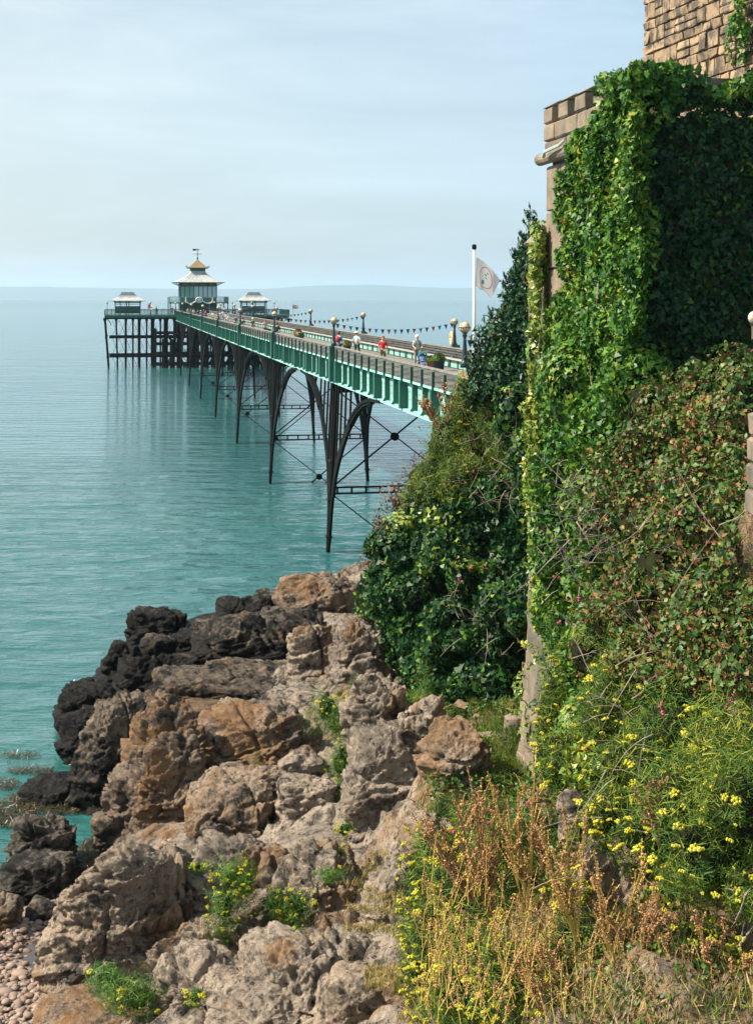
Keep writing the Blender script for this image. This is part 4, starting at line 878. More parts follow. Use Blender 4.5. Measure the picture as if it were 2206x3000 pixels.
def sface(px, py):        # point of the photo on the seaward face -> (s along, z)
    B2 = CB - BN * .30; k = (px - CX) / F; s = (k * B2.y - B2.x) / (BD.x - k * BD.y); Y = B2.y + BD.y * s; return (s, H - (py - HZ) * Y / F)
outl = [(1822, 225), (1790, 262), (1768, 300), (1740, 330), (1722, 385), (1672, 430), (1668, 490), (1644, 525), (1637, 640), (1648, 720), (1650, 800), (1622, 850), (1604, 880), (1588, 1000), (1578, 1200), (1572, 1500), (1578, 1720), (1640, 1860), (1700, 2000), (1860, 2050), (1862, 900), (1866, 520), (1852, 330), (1862, 240), (1850, 205)]
p_, n_ = wall_ivy(ivy, [sface(*q) for q in outl], 1150, (CB, BD, -BN), 3, .115, IVY)
leaf_parts(ivy, 260, p_[::37] + np.array(-BN) * .10, n_[::37], .14, 'ivy', IVY, 9)
r_ = np.random.default_rng(1)
# spill over the top edge and round the corner
wall_ivy(ivy, [(-.45, 18.55), (.0, 18.62), (.5, 18.6), (.7, 18.2), (0, 18.0), (-.45, 18.0)], 700, (CB, BD, -BN), 8, .12, IVY, .35, -.3)
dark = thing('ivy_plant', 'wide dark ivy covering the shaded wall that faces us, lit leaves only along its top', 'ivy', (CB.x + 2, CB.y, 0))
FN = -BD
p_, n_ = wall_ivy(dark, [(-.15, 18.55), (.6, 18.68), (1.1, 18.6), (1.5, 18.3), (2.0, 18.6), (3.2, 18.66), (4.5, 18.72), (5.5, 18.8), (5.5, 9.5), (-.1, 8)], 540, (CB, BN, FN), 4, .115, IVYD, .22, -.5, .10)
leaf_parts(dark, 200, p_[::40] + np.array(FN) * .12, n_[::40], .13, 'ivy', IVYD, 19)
wall_ivy(dark, [(-.2, 18.1), (1.2, 18.4), (1.6, 18.0), (2.6, 18.3), (5.5, 18.2), (5.5, 18.85), (3, 18.66), (2, 18.6), (1.5, 18.25), (1.1, 18.62), (.6, 18.72), (-.2, 18.55)], 950, (CB + FN * .1, BN, FN), 5, .12, IVY, .45, -.2)  # light along the top edge put into the colour: lighter ivy over dark
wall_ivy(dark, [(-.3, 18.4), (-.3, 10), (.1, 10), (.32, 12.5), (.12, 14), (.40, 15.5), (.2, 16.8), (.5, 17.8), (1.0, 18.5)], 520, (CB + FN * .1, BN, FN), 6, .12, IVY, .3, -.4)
# a few stray sprays in the lighter ivy colour, which stands in for sunlight
for i, (px, py) in enumerate([(2050, 330), (2090, 345), (2130, 300), (2010, 290), (1880, 725), (1860, 520), (2190, 500)]):
    c = P(px, py, 26.0); n = 10; rr2 = np.random.default_rng(i + 40); pos = np.array(c) + rr2.normal(size=(n, 3)) * np.array([.14, .10, .10]); ob = link('spray', leaves_mesh('spray', pos - np.array(dark.location), np.tile([-.6, -.5, .6], (n, 1)), .13, 'ivy', IVY, i, .5), dark)
    tag(ob, kind='stuff')
wall_ivy(ivy, [sface(*q) for q in [(1640, 1780), (1625, 1900), (1608, 2050), (1598, 2200), (1600, 2330), (1640, 2360), (1760, 2300), (1780, 1800)]], 420, (CB, BD, -BN), 71, .10, IVY, .3, -.4, .25)
wall_ivy(ivy, [sface(*q) for q in [(1588, 1850), (1580, 2000), (1572, 2200), (1566, 2320), (1586, 2330), (1596, 2100), (1606, 1880)]], 200, (CB, BD, -BN), 72, .09, IVYY, .2, -.4, .3)
# ivy strands on the tower
tiv = thing('ivy_plant', 'thin ivy strands hanging down the rubble tower at the top right corner', 'ivy', (TC.x, TC.y, 0))
tf = (TC, -TD, Vector((-TD.y, TD.x, 0)))
def tface(px, py):
    k = (px - CX) / F; s = (k * TC.y - TC.x) / (-TD.x + k * TD.y); Y = TC.y - TD.y * s; return (s, H - (py - HZ) * Y / F)
wall_ivy(tiv, [tface(*q) for q in [(2160, -10), (2206, -10), (2206, 190), (2190, 200), (2180, 120), (2150, 110), (2148, 60), (2170, 50)]], 330, tf, 31, .13, IVY, .15, -.5, .05)
wall_ivy(tiv, [tface(*q) for q in [(2142, 90), (2158, 90), (2156, 190), (2146, 190)]], 300, tf, 32, .12, IVYY, .15, -.5, .05)
# yellowing column on the buttress
yel = thing('ivy_plant', 'yellowing ivy on the narrow buttress beyond the bastion', 'ivy', P(1580, 868, 31.5).xy.to_3d())
plant(None, None, None, [(1582, 700, 31.0, 24, 50, .3), (1578, 780, 31.0, 30, 75, .35), (1576, 880, 31.0, 34, 85, .4), (1580, 980, 30.8, 40, 95, .4)], 300, .13, 'ivy', IVYY, 41, .45, parent=yel, lump=.6, ls=3.0, shell=.6)
plant(None, None, None, [(1572, 1060, 30.8, 38, 90, .4), (1568, 1200, 30.8, 36, 110, .4), (1566, 1340, 30.6, 34, 110, .4), (1572, 1480, 30.4, 36, 110, .4), (1576, 1620, 30.2, 36, 110, .4), (1585, 1760, 30.0, 34, 90, .4)], 300, .125, 'ivy', IVYY, 42, .5, parent=yel, lump=.5, ls=2.5, shell=.6)
low = thing('ivy_plant', 'bushy green ivy spreading over the lower wall below the bastion, above the bare wall foot', 'ivy', P(1720, 868, 27).xy.to_3d())
plant(None, None, None, [(1690, 1150, 28.3, 110, 160, .9), (1790, 1250, 26.6, 110, 170, .9), (1680, 1380, 28, 110, 150, .9), (1760, 1500, 26.5, 120, 130, .8), (1650, 1600, 28.6, 80, 150, .6), (1850, 1120, 25.4, 90, 120, .7), (1640, 1790, 28.8, 60, 120, .5), (1720, 1700, 26.8, 90, 110, .7), (1700, 1960, 26.4, 60, 150, .5), (1700, 2120, 24.6, 60, 110, .5), (1650, 1900, 28.6, 26, 70, .3)], 330, .12, 'ivy', IVY, 43, .72, parent=low, lump=.35)
plant(None, None, None, [(1690, 2150, 22, 60, 100, .4), (1640, 2030, 26.8, 22, 150, .25), (1720, 2250, 19.5, 70, 80, .4)], 320, .11, 'ivy', IVYY, 44, .6, parent=low)
# evergreen bush
lau = [(1560, 690, 44, 20, 70, .7), (1538, 800, 44, 34, 90, .9), (1520, 900, 44, 56, 100, 1.1), (1488, 1000, 44, 92, 100, 1.3), (1455, 1080, 43.6, 80, 80, 1.2), (1540, 950, 43.6, 46, 220, 1.2), (1420, 1090, 43.6, 40, 50, .8), (1500, 1120, 43.3, 110, 90, 1.3), (1440, 1150, 43.3, 80, 60, 1.)]
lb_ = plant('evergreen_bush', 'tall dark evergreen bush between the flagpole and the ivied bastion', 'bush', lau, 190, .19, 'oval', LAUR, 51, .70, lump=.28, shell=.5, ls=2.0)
rr3 = random.Random(4); pp = []; nn = []
for (px, py, Y, rx, ry, rd) in lau:          # shoots that break the outline
    for k in range(9):
        a = rr3.uniform(math.pi * .55, math.pi * 1.15); bx, by = px + math.cos(a) * rx * .9, py - math.sin(a) * ry * .9; b0 = P(bx, by, Y - rr3.uniform(0, rd)); L = rr3.uniform(.12, .38); dr = Vector((math.cos(a) * .7, rr3.uniform(-.4, .2), abs(math.sin(a)) + .35)).normalized()
        for j in range(9): q = b0 + dr * L * j / 8; pp.append(np.array(q)); nn.append(np.array(dr) + np.random.default_rng(j + k).normal(size=3))
ob = link('shoots', leaves_mesh('shoots', np.array(pp) - np.array(lb_.location), np.array(nn), .17, 'oval', LAUR, 3, .5, .8), lb_); tag(ob, kind='stuff')
# dark ivy mound over the cliff
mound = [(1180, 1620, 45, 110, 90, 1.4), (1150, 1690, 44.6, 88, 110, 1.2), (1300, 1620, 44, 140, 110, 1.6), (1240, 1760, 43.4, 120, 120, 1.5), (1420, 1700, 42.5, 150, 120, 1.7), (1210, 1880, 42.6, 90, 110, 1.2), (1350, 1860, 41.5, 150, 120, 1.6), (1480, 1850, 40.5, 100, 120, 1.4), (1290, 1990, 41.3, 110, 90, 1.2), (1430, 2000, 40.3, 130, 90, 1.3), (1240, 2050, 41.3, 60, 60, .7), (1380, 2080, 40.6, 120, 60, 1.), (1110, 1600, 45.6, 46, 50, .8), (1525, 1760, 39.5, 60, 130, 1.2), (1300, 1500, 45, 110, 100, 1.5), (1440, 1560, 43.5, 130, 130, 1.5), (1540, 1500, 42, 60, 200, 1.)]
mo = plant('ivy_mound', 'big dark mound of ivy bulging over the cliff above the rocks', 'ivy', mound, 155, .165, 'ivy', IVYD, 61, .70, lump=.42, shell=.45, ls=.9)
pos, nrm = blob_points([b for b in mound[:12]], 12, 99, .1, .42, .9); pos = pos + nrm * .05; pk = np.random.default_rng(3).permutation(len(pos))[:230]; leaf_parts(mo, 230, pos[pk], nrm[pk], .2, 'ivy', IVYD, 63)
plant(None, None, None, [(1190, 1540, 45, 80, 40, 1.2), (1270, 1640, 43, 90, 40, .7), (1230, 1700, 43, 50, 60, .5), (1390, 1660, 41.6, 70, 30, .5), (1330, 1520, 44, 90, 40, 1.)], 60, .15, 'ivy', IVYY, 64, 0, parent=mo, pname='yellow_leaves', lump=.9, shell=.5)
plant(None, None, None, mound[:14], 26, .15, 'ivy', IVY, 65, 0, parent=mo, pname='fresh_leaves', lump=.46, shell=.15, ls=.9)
# feathery herbs above the mound, beside the pier
hb = [(1330, 1310, 45, 100, 110, 1.4), (1270, 1420, 45, 90, 90, 1.2), (1400, 1400, 44, 120, 120, 1.5), (1380, 1240, 45, 70, 110, 1.2), (1480, 1280, 43, 90, 140, 1.5), (1360, 1160, 46, 36, 60, .8), (1530, 1380, 42.5, 70, 150, 1.4)]
hp = plant('feathery_shrub', 'feathery green bank of fennel with dull yellow heads beside the shore end of the pier', 'shrub', hb, 300, .25, 'blade', HERB2, 71, .74, lump=.4, shell=.6)
def umbels(t, blobs, n, s, seed, m=UMB, name='flower_head', front=True, stem=True):
    r = random.Random(seed); proto_ = MB()
    for k in range(9):
        a = k * 2.4; q = .42 * math.sqrt(k / 9); proto_.sphere((q * math.cos(a), q * math.sin(a), .12 - q * .35 + r.uniform(-.05, .05)), .15, 5, 3)
    me = proto_.mesh(name, m); sm = MB()
    for i in range(n):
        b = blobs[r.randrange(len(blobs))]; c = P(*b[:3]); Y = b[2]; ax = (b[3] * Y / F, b[5], b[4] * Y / F); a = r.uniform(0, 6.28); zt_ = r.uniform(-.75, .9); q = math.sqrt(1 - zt_ * zt_)
        d = Vector((math.cos(a) * q, -abs(math.sin(a) * q), zt_)); p = c + Vector((d.x * ax[0], d.y * ax[1], d.z * ax[2])) * r.uniform(.95, 1.18) + Vector((0, 0, .03))
        link(name, me, t, p - t.location, (r.uniform(-.6, .6) + .35, r.uniform(-.6, .3), r.uniform(0, 6)), [s * r.choice([.45, .6, .8, 1.0, 1.25]) * r.uniform(.8, 1.15)] * 3)
        if stem: e = p - Vector((d.x * .1, d.y * .1 - .05, .03)) - Vector((0, 0, s * .9)); sm.tube(p - t.location, e - t.location, .005, .007, 3)
    if stem: o = sm.build('stalks', HERB, t); tag(o, kind='stuff')
iv3 = [(1500, 1230, 42.3, 70, 120, 1.0), (1545, 1380, 41.6, 56, 150, 1.), (1460, 1440, 42.6, 90, 80, 1.1), (1400, 1480, 43.2, 80, 50, .9)]
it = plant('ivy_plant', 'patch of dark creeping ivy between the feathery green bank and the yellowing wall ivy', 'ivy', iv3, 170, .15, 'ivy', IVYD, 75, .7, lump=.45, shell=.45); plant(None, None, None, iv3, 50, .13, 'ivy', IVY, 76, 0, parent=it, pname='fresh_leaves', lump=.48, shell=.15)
twigs_later = [('thin bare twigs over the creeping ivy beside the feathery bank', 1450, 1380, 41, 1.1, 1.0, 24, 310, .010)]
umbels(hp, hb[:4], 110, .13, 72, leafmat('dull_umbel', [(0, (.22, .20, .02)), (1, (.46, .38, .05))], .7, .2))
plant('reddish_shrub', 'thin brown twiggy shrub leaning over the water left of the ivy mound', 'shrub', [(1165, 1470, 46, 60, 70, .8), (1215, 1480, 45.6, 70, 80, .8), (1120, 1540, 46.2, 40, 50, .6), (1250, 1390, 46, 50, 70, .7), (1090, 1660, 47, 30, 60, .6)], 110, .10, 'round', leafmat('reddish_leaf', [(0, (.03, .04, .012)), (.5, (.10, .05, .03)), (1, (.20, .12, .06))], .6), 74, 0, shell=.95, lump=.4)
# brambles
br_b = [(x_, y_, z_, rx_ * 1.28, ry_ * 1.25, d_) for x_, y_, z_, rx_, ry_, d_ in [(1930, 1190, 23.5, 90, 60, .8), (2050, 1160, 22.6, 110, 70, .9), (2170, 1120, 21.8, 90, 70, .9), (1990, 1290, 22.4, 140, 90, 1.), (2140, 1260, 21.4, 110, 100, 1.), (1900, 1390, 23, 110, 90, 1.), (2050, 1420, 21.4, 140, 100, 1.1), (2160, 1420, 20.4, 60, 110, .8), (1930, 1540, 21.8, 130, 100, 1.), (2080, 1580, 20.2, 130, 110, 1.), (2170, 1650, 19.2, 80, 110, .8), (1980, 1700, 20.2, 140, 100, 1.), (2110, 1790, 18.8, 130, 110, .9), (1990, 1850, 19.4, 120, 80, .8), (2170, 1950, 17.8, 90, 110, .8), (2060, 1950, 18.4, 100, 80, .7), (2200, 1500, 20.2, 60, 130, .8), (1880, 1680, 21.4, 90, 110, .8), (2190, 1600, 19.2, 90, 140, .9), (2200, 1780, 18.2, 80, 130, .8), (1850, 1820, 21.0, 100, 110, .8), (1900, 1960, 19.6, 90, 90, .7), (1780, 1820, 22.0, 80, 100, .7), (2200, 1900, 17.2, 60, 120, .6)]]
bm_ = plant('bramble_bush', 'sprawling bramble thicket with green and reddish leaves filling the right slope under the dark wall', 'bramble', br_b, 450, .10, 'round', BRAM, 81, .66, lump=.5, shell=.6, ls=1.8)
plant(None, None, None, br_b, 140, .055, 'tuft', leafmat('red_berry', [(0, (.06, .012, .010)), (.5, (.14, .035, .02)), (1, (.22, .10, .04))], .5), 82, 0, parent=bm_, pname='berries', lump=.5, shell=.3, ls=1.8)
plant(None, None, None, br_b[3:], 75, .085, 'round', leafmat('rusty_leaf', [(0, (.10, .035, .015)), (.5, (.24, .11, .04)), (1, (.36, .22, .06))], .6), 83, 0, parent=bm_, pname='rusty_leaves', lump=.5, shell=.4, ls=1.8)
# grassy, feathery lower slope
lo = [(x_, y_, z_, rx_ * 1.25, ry_ * 1.22, d_) for x_, y_, z_, rx_, ry_, d_ in [(1780, 1900, 22, 110, 110, .9), (1860, 2060, 20, 140, 110, .9), (1760, 2080, 20.6, 70, 120, .6), (2000, 2150, 18.4, 150, 130, .9), (1880, 2250, 18.4, 130, 110, .7), (2120, 2200, 17.2, 110, 120, .8), (2010, 2350, 17, 150, 120, .8), (2160, 2400, 16, 90, 130, .7), (1900, 2430, 17.2, 110, 90, .6), (2060, 2530, 15.8, 130, 110, .7), (1860, 2020, 19.8, 120, 90, .7), (1640, 2240, 20.4, 60, 90, .5), (1620, 2100, 25, 50, 160, .4), (1780, 2380, 17.9, 70, 70, .4), (2170, 2230, 16.8, 80, 110, .7), (1880, 1930, 20.0, 90, 90, .6), (1960, 2620, 16.3, 60, 50, .4), (2170, 2620, 15.3, 70, 80, .5)]]
dock_later = 1
fb = plant('samphire_bank', 'feathery green bank dotted with yellow flower clusters on the right slope', 'plants', lo, 800, .16, 'blade', HERB2, 91, .62, lump=.55, shell=.7, ls=1.6)
umbels(fb, lo[3:14], 295, .125, 92)
bl = [(1280, 2480, 21.5, 110, 70, .7), (1230, 2590, 21, 70, 110, .6), (1330, 2600, 20.4, 120, 110, .7), (1450, 2500, 20.4, 130, 110, .7), (1260, 2720, 19.6, 90, 90, .6), (1400, 2740, 18.9, 140, 100, .7), (1540, 2640, 18.8, 130, 120, .7), (1230, 2860, 18.6, 60, 70, .4), (1350, 2880, 17.9, 120, 90, .6), (1520, 2830, 17.4, 150, 110, .7), (1680, 2780, 16.9, 130, 110, .6), (1420, 2400, 22, 100, 60, .6), (1560, 2440, 20.6, 90, 80, .5)]
sb = plant('samphire_bank', 'bright yellow flowered clump spilling onto the rocks at the lower middle', 'plants', bl, 700, .17, 'blade', HERB2, 93, .62, lump=.55, shell=.7, ls=1.4)
umbels(sb, bl[:10], 298, .13, 94)
# shaded greenery below the mound
plant('feathery_shrub', 'soft shaded green weeds under the dark ivy mound, between pale rock and wall foot', 'shrub', [(1330, 2120, 37, 60, 60, .5), (1380, 2290, 31, 90, 80, .8), (1470, 2320, 30, 100, 90, .8), (1500, 2130, 36, 70, 80, .6), (1230, 2130, 38, 50, 90, .5), (1270, 2240, 34, 60, 60, .5), (1330, 2360, 28, 80, 50, .6), (1440, 2370, 27, 110, 50, .6)], 380, .2, 'blade', HERB, 95, .7, lump=.45, shell=.7)
# dry grass over the lowest slope
def grass(name, label, regions, n, h, m, seed, cat='grass'):
    r = np.random.default_rng(seed); t = None; Ps = []
    for (px0, px1, py0, py1, Y0, Y1, dn) in regions:
        k = int(n * dn); u = r.random(k); v = r.random(k); px = px0 + (px1 - px0) * u; py = py0 + (py1 - py0) * v; Y = Y0 + (Y1 - Y0) * v + r.normal(size=k) * .25; Ps.append(np.stack([(px - CX) * Y / F, Y, H - (py - HZ) * Y / F], 1))
    pos = np.concatenate(Ps); hh = h * r.lognormal(0, .3, len(pos)); me = leaves_mesh(name, pos, r.normal(size=(len(pos), 3)), hh, 'thin', m, seed, .2, .72); o = link(name, me); tag(o, label, cat, kind='stuff')
def cover():
    r = np.random.default_rng(77); k = 170000; X = r.uniform(-.2, 9.5, k); Y = 13.5 + 33 * r.random(k) ** 1.25; z = ground_z(X, Y) ; p = np.stack([X, Y, z * 0], 1)
    z = z + .12 + .22 * (fbm(p * .9, 3, 5)) * 1.0; px = CX + F * X / Y; py = HZ + F * (H - z) / Y; n1 = fbm(p * 1.3, 3, 9); n2 = fbm(p * .55, 2, 19)
    edge = 1185 + 30 * n1 + np.where(py > 2700, (py - 2700) * -.12, 0) + np.where(py < 2420, (2420 - py) * .55, 0)
    ok = (px > edge) & (px < 2330) & (py > 1500) & (n1 > -.75)
    dry = (py + 260 * n2 + 160 * n1 + r.normal(size=k) * 170 > 2850) & (r.random(k) < .55); mid = ~dry & ((n2 + .5 * n1) > .15)
    for nm, sel, sh, s_, m, lb_, q in (('dry_grass', ok & dry, 'thin', .21, DRY, 'dry golden grass over the lowest part of the slope', .74), ('green_grass', ok & ~dry & ~mid, 'blade', .19, HERB, 'green grass and weeds covering the slope between the shrubs', .6), ('low_weeds', ok & mid, 'round', .07, BRAM, 'low leafy weeds covering the slope under the brambles', .2)):
        P_ = np.stack([X, Y, z], 1)[sel]; P_[:, 2] += r.uniform(0, .16, len(P_)); N_ = r.normal(size=P_.shape) * [1, 1, .3] + [0, 0, .6 if sh == 'round' else 0]
        tag(link(nm, leaves_mesh(nm, P_, N_, s_ * (.6 + Y[sel] / 40), sh, m, 6, .3, q)), lb_, 'grass' if 'grass' in nm else 'weeds', kind='stuff')
    k = 9000; px = r.uniform(1000, 1230, k); py = r.uniform(2470, 2990, k); g_ = ((px - 1190 + (py - 2800) * .1) / 40); 
    X, Y = [], []
    Yv = np.interp(py, [2470, 2540, 2760, 3000], [30, 28.2, 22.6, 19.2]); Xv = (px - CX) * Yv / F; zz = ground_z(Xv, Yv) + .25; nn_ = fbm(np.stack([Xv, Yv, zz * 0], 1) * 1.6, 3, 3); sel = (nn_ > .12 + np.clip((1130 - px) / 90, 0, 2) * .35)
    P_ = np.stack([Xv, Yv, H - (py - HZ) * Yv / F], 1)[sel]; tag(link('dry_grass', leaves_mesh('dry_grass', P_, r.normal(size=P_.shape) * [1, 1, .3], .16, 'thin', DRY, 8, .3, .6)), 'thin dry grass along the ledge between the rocks and the slope', 'grass', kind='stuff')
cover()
# dock stalks with rusty seed heads
def dock(label, px, py, Y, h, lean, seed, nb=5, m=BRN):
    b0 = P(px, py, Y); t = thing('dock_plant', label, 'dry plant', b0, 0, 'dry seeding dock stalks'); r = random.Random(seed); st = MB(); sp = []; sn = []
    for j in range(nb):
        a = r.uniform(-1, 1); L = h * r.uniform(.6, 1.05); d = Vector((lean + a * .42, r.uniform(-.25, .2), 1)).normalized(); pts = []; c = Vector((0, 0, 0))
        for i in range(8): pts.append(c.copy()); c = c + d * L / 7; d = (d + Vector((r.uniform(-.08, .08), r.uniform(-.05, .05), .06))).normalized()
        st.path(pts, [.016 * (1 - i / 9) + .004 for i in range(8)], 4)
        br_ = [(pts, .35)]
        for q in range(7):
            i = r.randrange(2, 7); s0 = pts[i]; dd = Vector((r.uniform(-.7, .7), r.uniform(-.5, .5), 1)).normalized(); l2 = L * r.uniform(.12, .28); bp = [s0 + dd * l2 * k / 4 for k in range(5)]; st.path(bp, .005, 3); br_.append((bp, 0))
        for bp, s_ in br_:
            n = len(bp); 
            for k in range(int(60 if s_ else 26)):
                u = (s_ + (1 - s_) * r.random()) * (n - 1.001); i = int(u); q = bp[i].lerp(bp[i + 1], u - i); cl_ = math.sin(k * 1.7) * .004; sp.append(q + Vector((r.gauss(0, .014), r.gauss(0, .014), r.gauss(0, .01)))); sn.append((r.gauss(0, 1), r.gauss(0, 1), r.gauss(0, 1)))
    st.build('stem', M['drystem'] if r.random() < .6 else M['stemy'], t)
    o = link('seed_heads', leaves_mesh('seed_heads', np.array(sp), np.array(sn), .034 * (Y / 18) ** .5, 'tuft', m, seed, .3), t); tag(o, kind='stuff')
dk_ = [('rusty dock stalks leaning left in front of the pale green girder end', 1290, 1260, 42, 1.35, -.45, 5), ('short rusty dock stalks beside the end of the pier parapet', 1310, 1240, 42.5, 1.3, -.02, 3),
       ('tallest rusty dock clump standing up before the yellow flowers', 1440, 2700, 18.6, 1.9, -.15, 7), ('rusty dock clump leaning left over the yellow flowered bank', 1390, 2650, 18.9, 1.5, -.5, 6), ('dock stalks in front of the wall foot', 1540, 2680, 18.0, 1.9, .08, 6),
       ('brown dock stalks before the broken pale wall', 1690, 2760, 16.6, 1.6, -.05, 6), ('brown dock stalks right of the broken pale wall', 1800, 2850, 16.0, 1.5, .1, 6), ('dry stalks leaning right below the broken wall', 1880, 2900, 15.6, 1.2, .25, 5), ('rusty dock stalks standing in the yellow flowered bank near its middle', 1930, 2480, 16.6, .9, -.1, 4), ('dry rusty stalks at the upper edge of the feathery bank', 1800, 2080, 20.0, .9, .15, 4), ('single dry spike at the far right of the lower slope', 2080, 2900, 15.2, .9, .0, 3), ('dry brown stalks at the bottom right corner', 2170, 2960, 15, .8, .1, 4), ('thin brown stalks left of the bottom right corner', 1990, 2960, 15.2, .8, -.1, 4), ('low dry stalks at the bottom middle of the slope', 1580, 2960, 16.2, .8, -.1, 5), ('slender seeding spike between yellow flowers and wall foot', 1590, 2560, 19.0, 1.1, .02, 3)]
for i, a in enumerate(dk_): dock(*a[:6], 200 + i, a[6])
# bare twigs and arching stems
def twigs(label, px, py, Y, w, h, n, seed, thick=.010, m=None):
    b0 = P(px, py, Y); t = thing('bare_twigs', label, 'twigs', b0, 0); r = random.Random(seed)
    for j in range(n):
        s = Vector((r.uniform(-w, w), r.uniform(-.5, .1), r.uniform(-h, h))); d = Vector((r.uniform(-1, 1), r.uniform(-.5, .1), r.uniform(-.5, .9))).normalized(); pts = []; L = r.uniform(.5, 1.4) * max(w, h) * .9
        cv = Vector((r.uniform(-.3, .3), 0, r.uniform(-.35, .2)))
        for i in range(7): pts.append(s.copy()); s = s + d * L / 6; d = (d + cv * .35 + Vector((r.gauss(0, .07), 0, r.gauss(0, .07)))).normalized()
        mb_ = MB().path(pts, [thick * (1 - i / 8) for i in range(7)], 4)
        for q in range(3):
            i = r.randrange(1, 6); e = pts[i] + Vector((r.uniform(-1, 1), r.uniform(-.3, .1), r.uniform(-.7, .8))).normalized() * L * .3; mb_.path([pts[i], pts[i].lerp(e, .5) + Vector((0, 0, .02)), e], [thick * .5, thick * .4, thick * .2], 3)
        mb_.build('twig', m or M['twig'], t)
twigs('tangle of bare grey twigs in the middle of the slope between ivy and brambles', 1780, 1560, 24.2, .75, 1.0, 95, 301, .010)
twigs('bare arching twigs hanging over the feathery slope below the brambles', 1850, 2000, 19.2, .9, .9, 26, 302, .008)
twigs('pale bare twigs at the right edge among the lower slope plants', 2170, 2620, 15.4, .3, .4, 12, 303, .008)
twigs('dead twigs in the hollow of the dark ivy mound', 1420, 1810, 39.6, 1.2, .6, 22, 304, .012)
twigs('dark bare twigs standing in the dry grass at the bottom', 1700, 2720, 16.2, .7, .6, 14, 305, .009, M['drystem'])
wisp = thing('wispy_stems', 'wispy yellow and rust coloured seed stems filling the lowest right corner', 'dry plant', P(1800, 2900, 16)); r9 = np.random.default_rng(12); Q = []; QN = []; sm9 = MB()
for i in range(420):
    px, py = r9.uniform(1230, 2220), r9.uniform(2600, 3020); Y = np.interp(py, [2600, 3020], [18.6, 15.0]) + r9.normal() * .3; b9 = P(px, py, Y); d9 = Vector((r9.normal() * .28, r9.normal() * .15, 1)).normalized(); L9 = r9.uniform(.3, .85); pts = [b9 + d9 * L9 * t_ + Vector((r9.normal() * .01, 0, -.10 * t_ * t_)) for t_ in (0, .33, .66, 1)]
    sm9.path([p - wisp.location for p in pts], [.005, .004, .003, .002], 3)
    for k in range(26): t_ = r9.uniform(.35, 1); Q.append(np.array(b9 + d9 * L9 * t_ + Vector((0, 0, -.10 * t_ * t_))) + r9.normal(size=3) * .018); QN.append(r9.normal(size=3))
tag(sm9.build('stems', M['stemy'], wisp), kind='stuff'); tag(link('seed_heads', leaves_mesh('seed_heads', np.array(Q) - np.array(wisp.location), np.array(QN), .026, 'tuft', BRN, 4, .3), wisp), kind='stuff')
low_b = [(1300, 2960, 18, 110, 50, .4), (1500, 2950, 17, 130, 60, .4), (1700, 2930, 16.4, 130, 70, .4), (1900, 2850, 16, 120, 70, .4), (2100, 2800, 15.6, 110, 80, .4), (1650, 2600, 17.6, 70, 60, .3), (2000, 2720, 15.9, 110, 60, .4)]
lt = plant('samphire_bank', 'scattered yellow green flower heads among the dry grass at the bottom edge', 'plants', low_b, 420, .15, 'blade', HERB2, 97, 0, lump=.5, shell=.9); umbels(lt, low_b, 290, .10, 98)
twigs('thin bare stems sprawling over the brambles at the right', 2080, 1650, 18.6, .8, .9, 14, 306, .006)
twigs('bare vine stems looping over the yellow flowers below the bramble thicket', 1900, 2300, 17.2, .8, .7, 14, 307, .008)
for a_ in twigs_later: twigs(*a_)
# stems of the ivy showing between the leaves
sm8 = random.Random(8)
for k in range(14):
    y8, z8 = sm8.uniform(.2, 4.6), sm8.uniform(8, 17); pts = []
    for i in range(8): pts.append(CB + BD * y8 - BN * (.30 + sm8.uniform(0, .08)) + Vector((0, 0, z8)) - Vector((ivy.location.x, ivy.location.y, 0))); y8 += sm8.uniform(-.12, .16); z8 -= sm8.uniform(.15, .4)
    MB().path(pts, [.016, .015, .013, .012, .010, .009, .007, .005], 4).build('stem', M['twig'], ivy)
# pink valerian
def pinks(label, spots, Y, s, seed):
    t = thing('pink_flowers', label, 'flowers', P(*spots[0], Y), 0); r = random.Random(seed); mb_ = MB()
    for k in range(7): mb_.sphere((r.uniform(-.4, .4), r.uniform(-.4, .4), r.uniform(-.3, .3)), .28, 5, 3)
    me = mb_.mesh('flower', PINK)
    for (px, py) in spots:
        for q in range(2): link('flower', me, t, P(px + r.uniform(-9, 9), py + r.uniform(-9, 9), Y) - t.location, (r.uniform(0, 3),) * 3, [s * r.uniform(.6, 1.1)] * 3)
pinks('bright pink valerian heads on the brambles in the right slope', [(1820, 1700), (1840, 1760), (2010, 1760), (1960, 1690), (1905, 1615), (1915, 1640), (1935, 1610), (1990, 1630), (1890, 1660)], 20.4, .05, 1)
pinks('pink valerian heads by the top of the bare wall foot', [(1630, 1690), (1670, 1760), (1690, 1755), (1640, 1820), (1715, 1825), (1732, 1832), (1775, 1810), (1788, 1843), (1700, 1925), (1690, 1975)], 22.5, .045, 2)
pinks('small pink flowers dotted over the dark ivy mound', [(1395, 1375), (1375, 1660), (1430, 1665), (1345, 1700), (1485, 1145)], 41.0, .06, 3)
pinks('vivid pink valerian near the right edge above the yellow flowers', [(2140, 2050), (2155, 2035), (2130, 2065), (1935, 2065), (1945, 2082)], 16.9, .05, 4)
pinks('dull pink heads behind the rusty dock clump', [(1460, 2370), (1480, 2385), (1440, 2375), (1325, 2440), (1550, 2350), (1425, 2420)], 19.8, .04, 5)
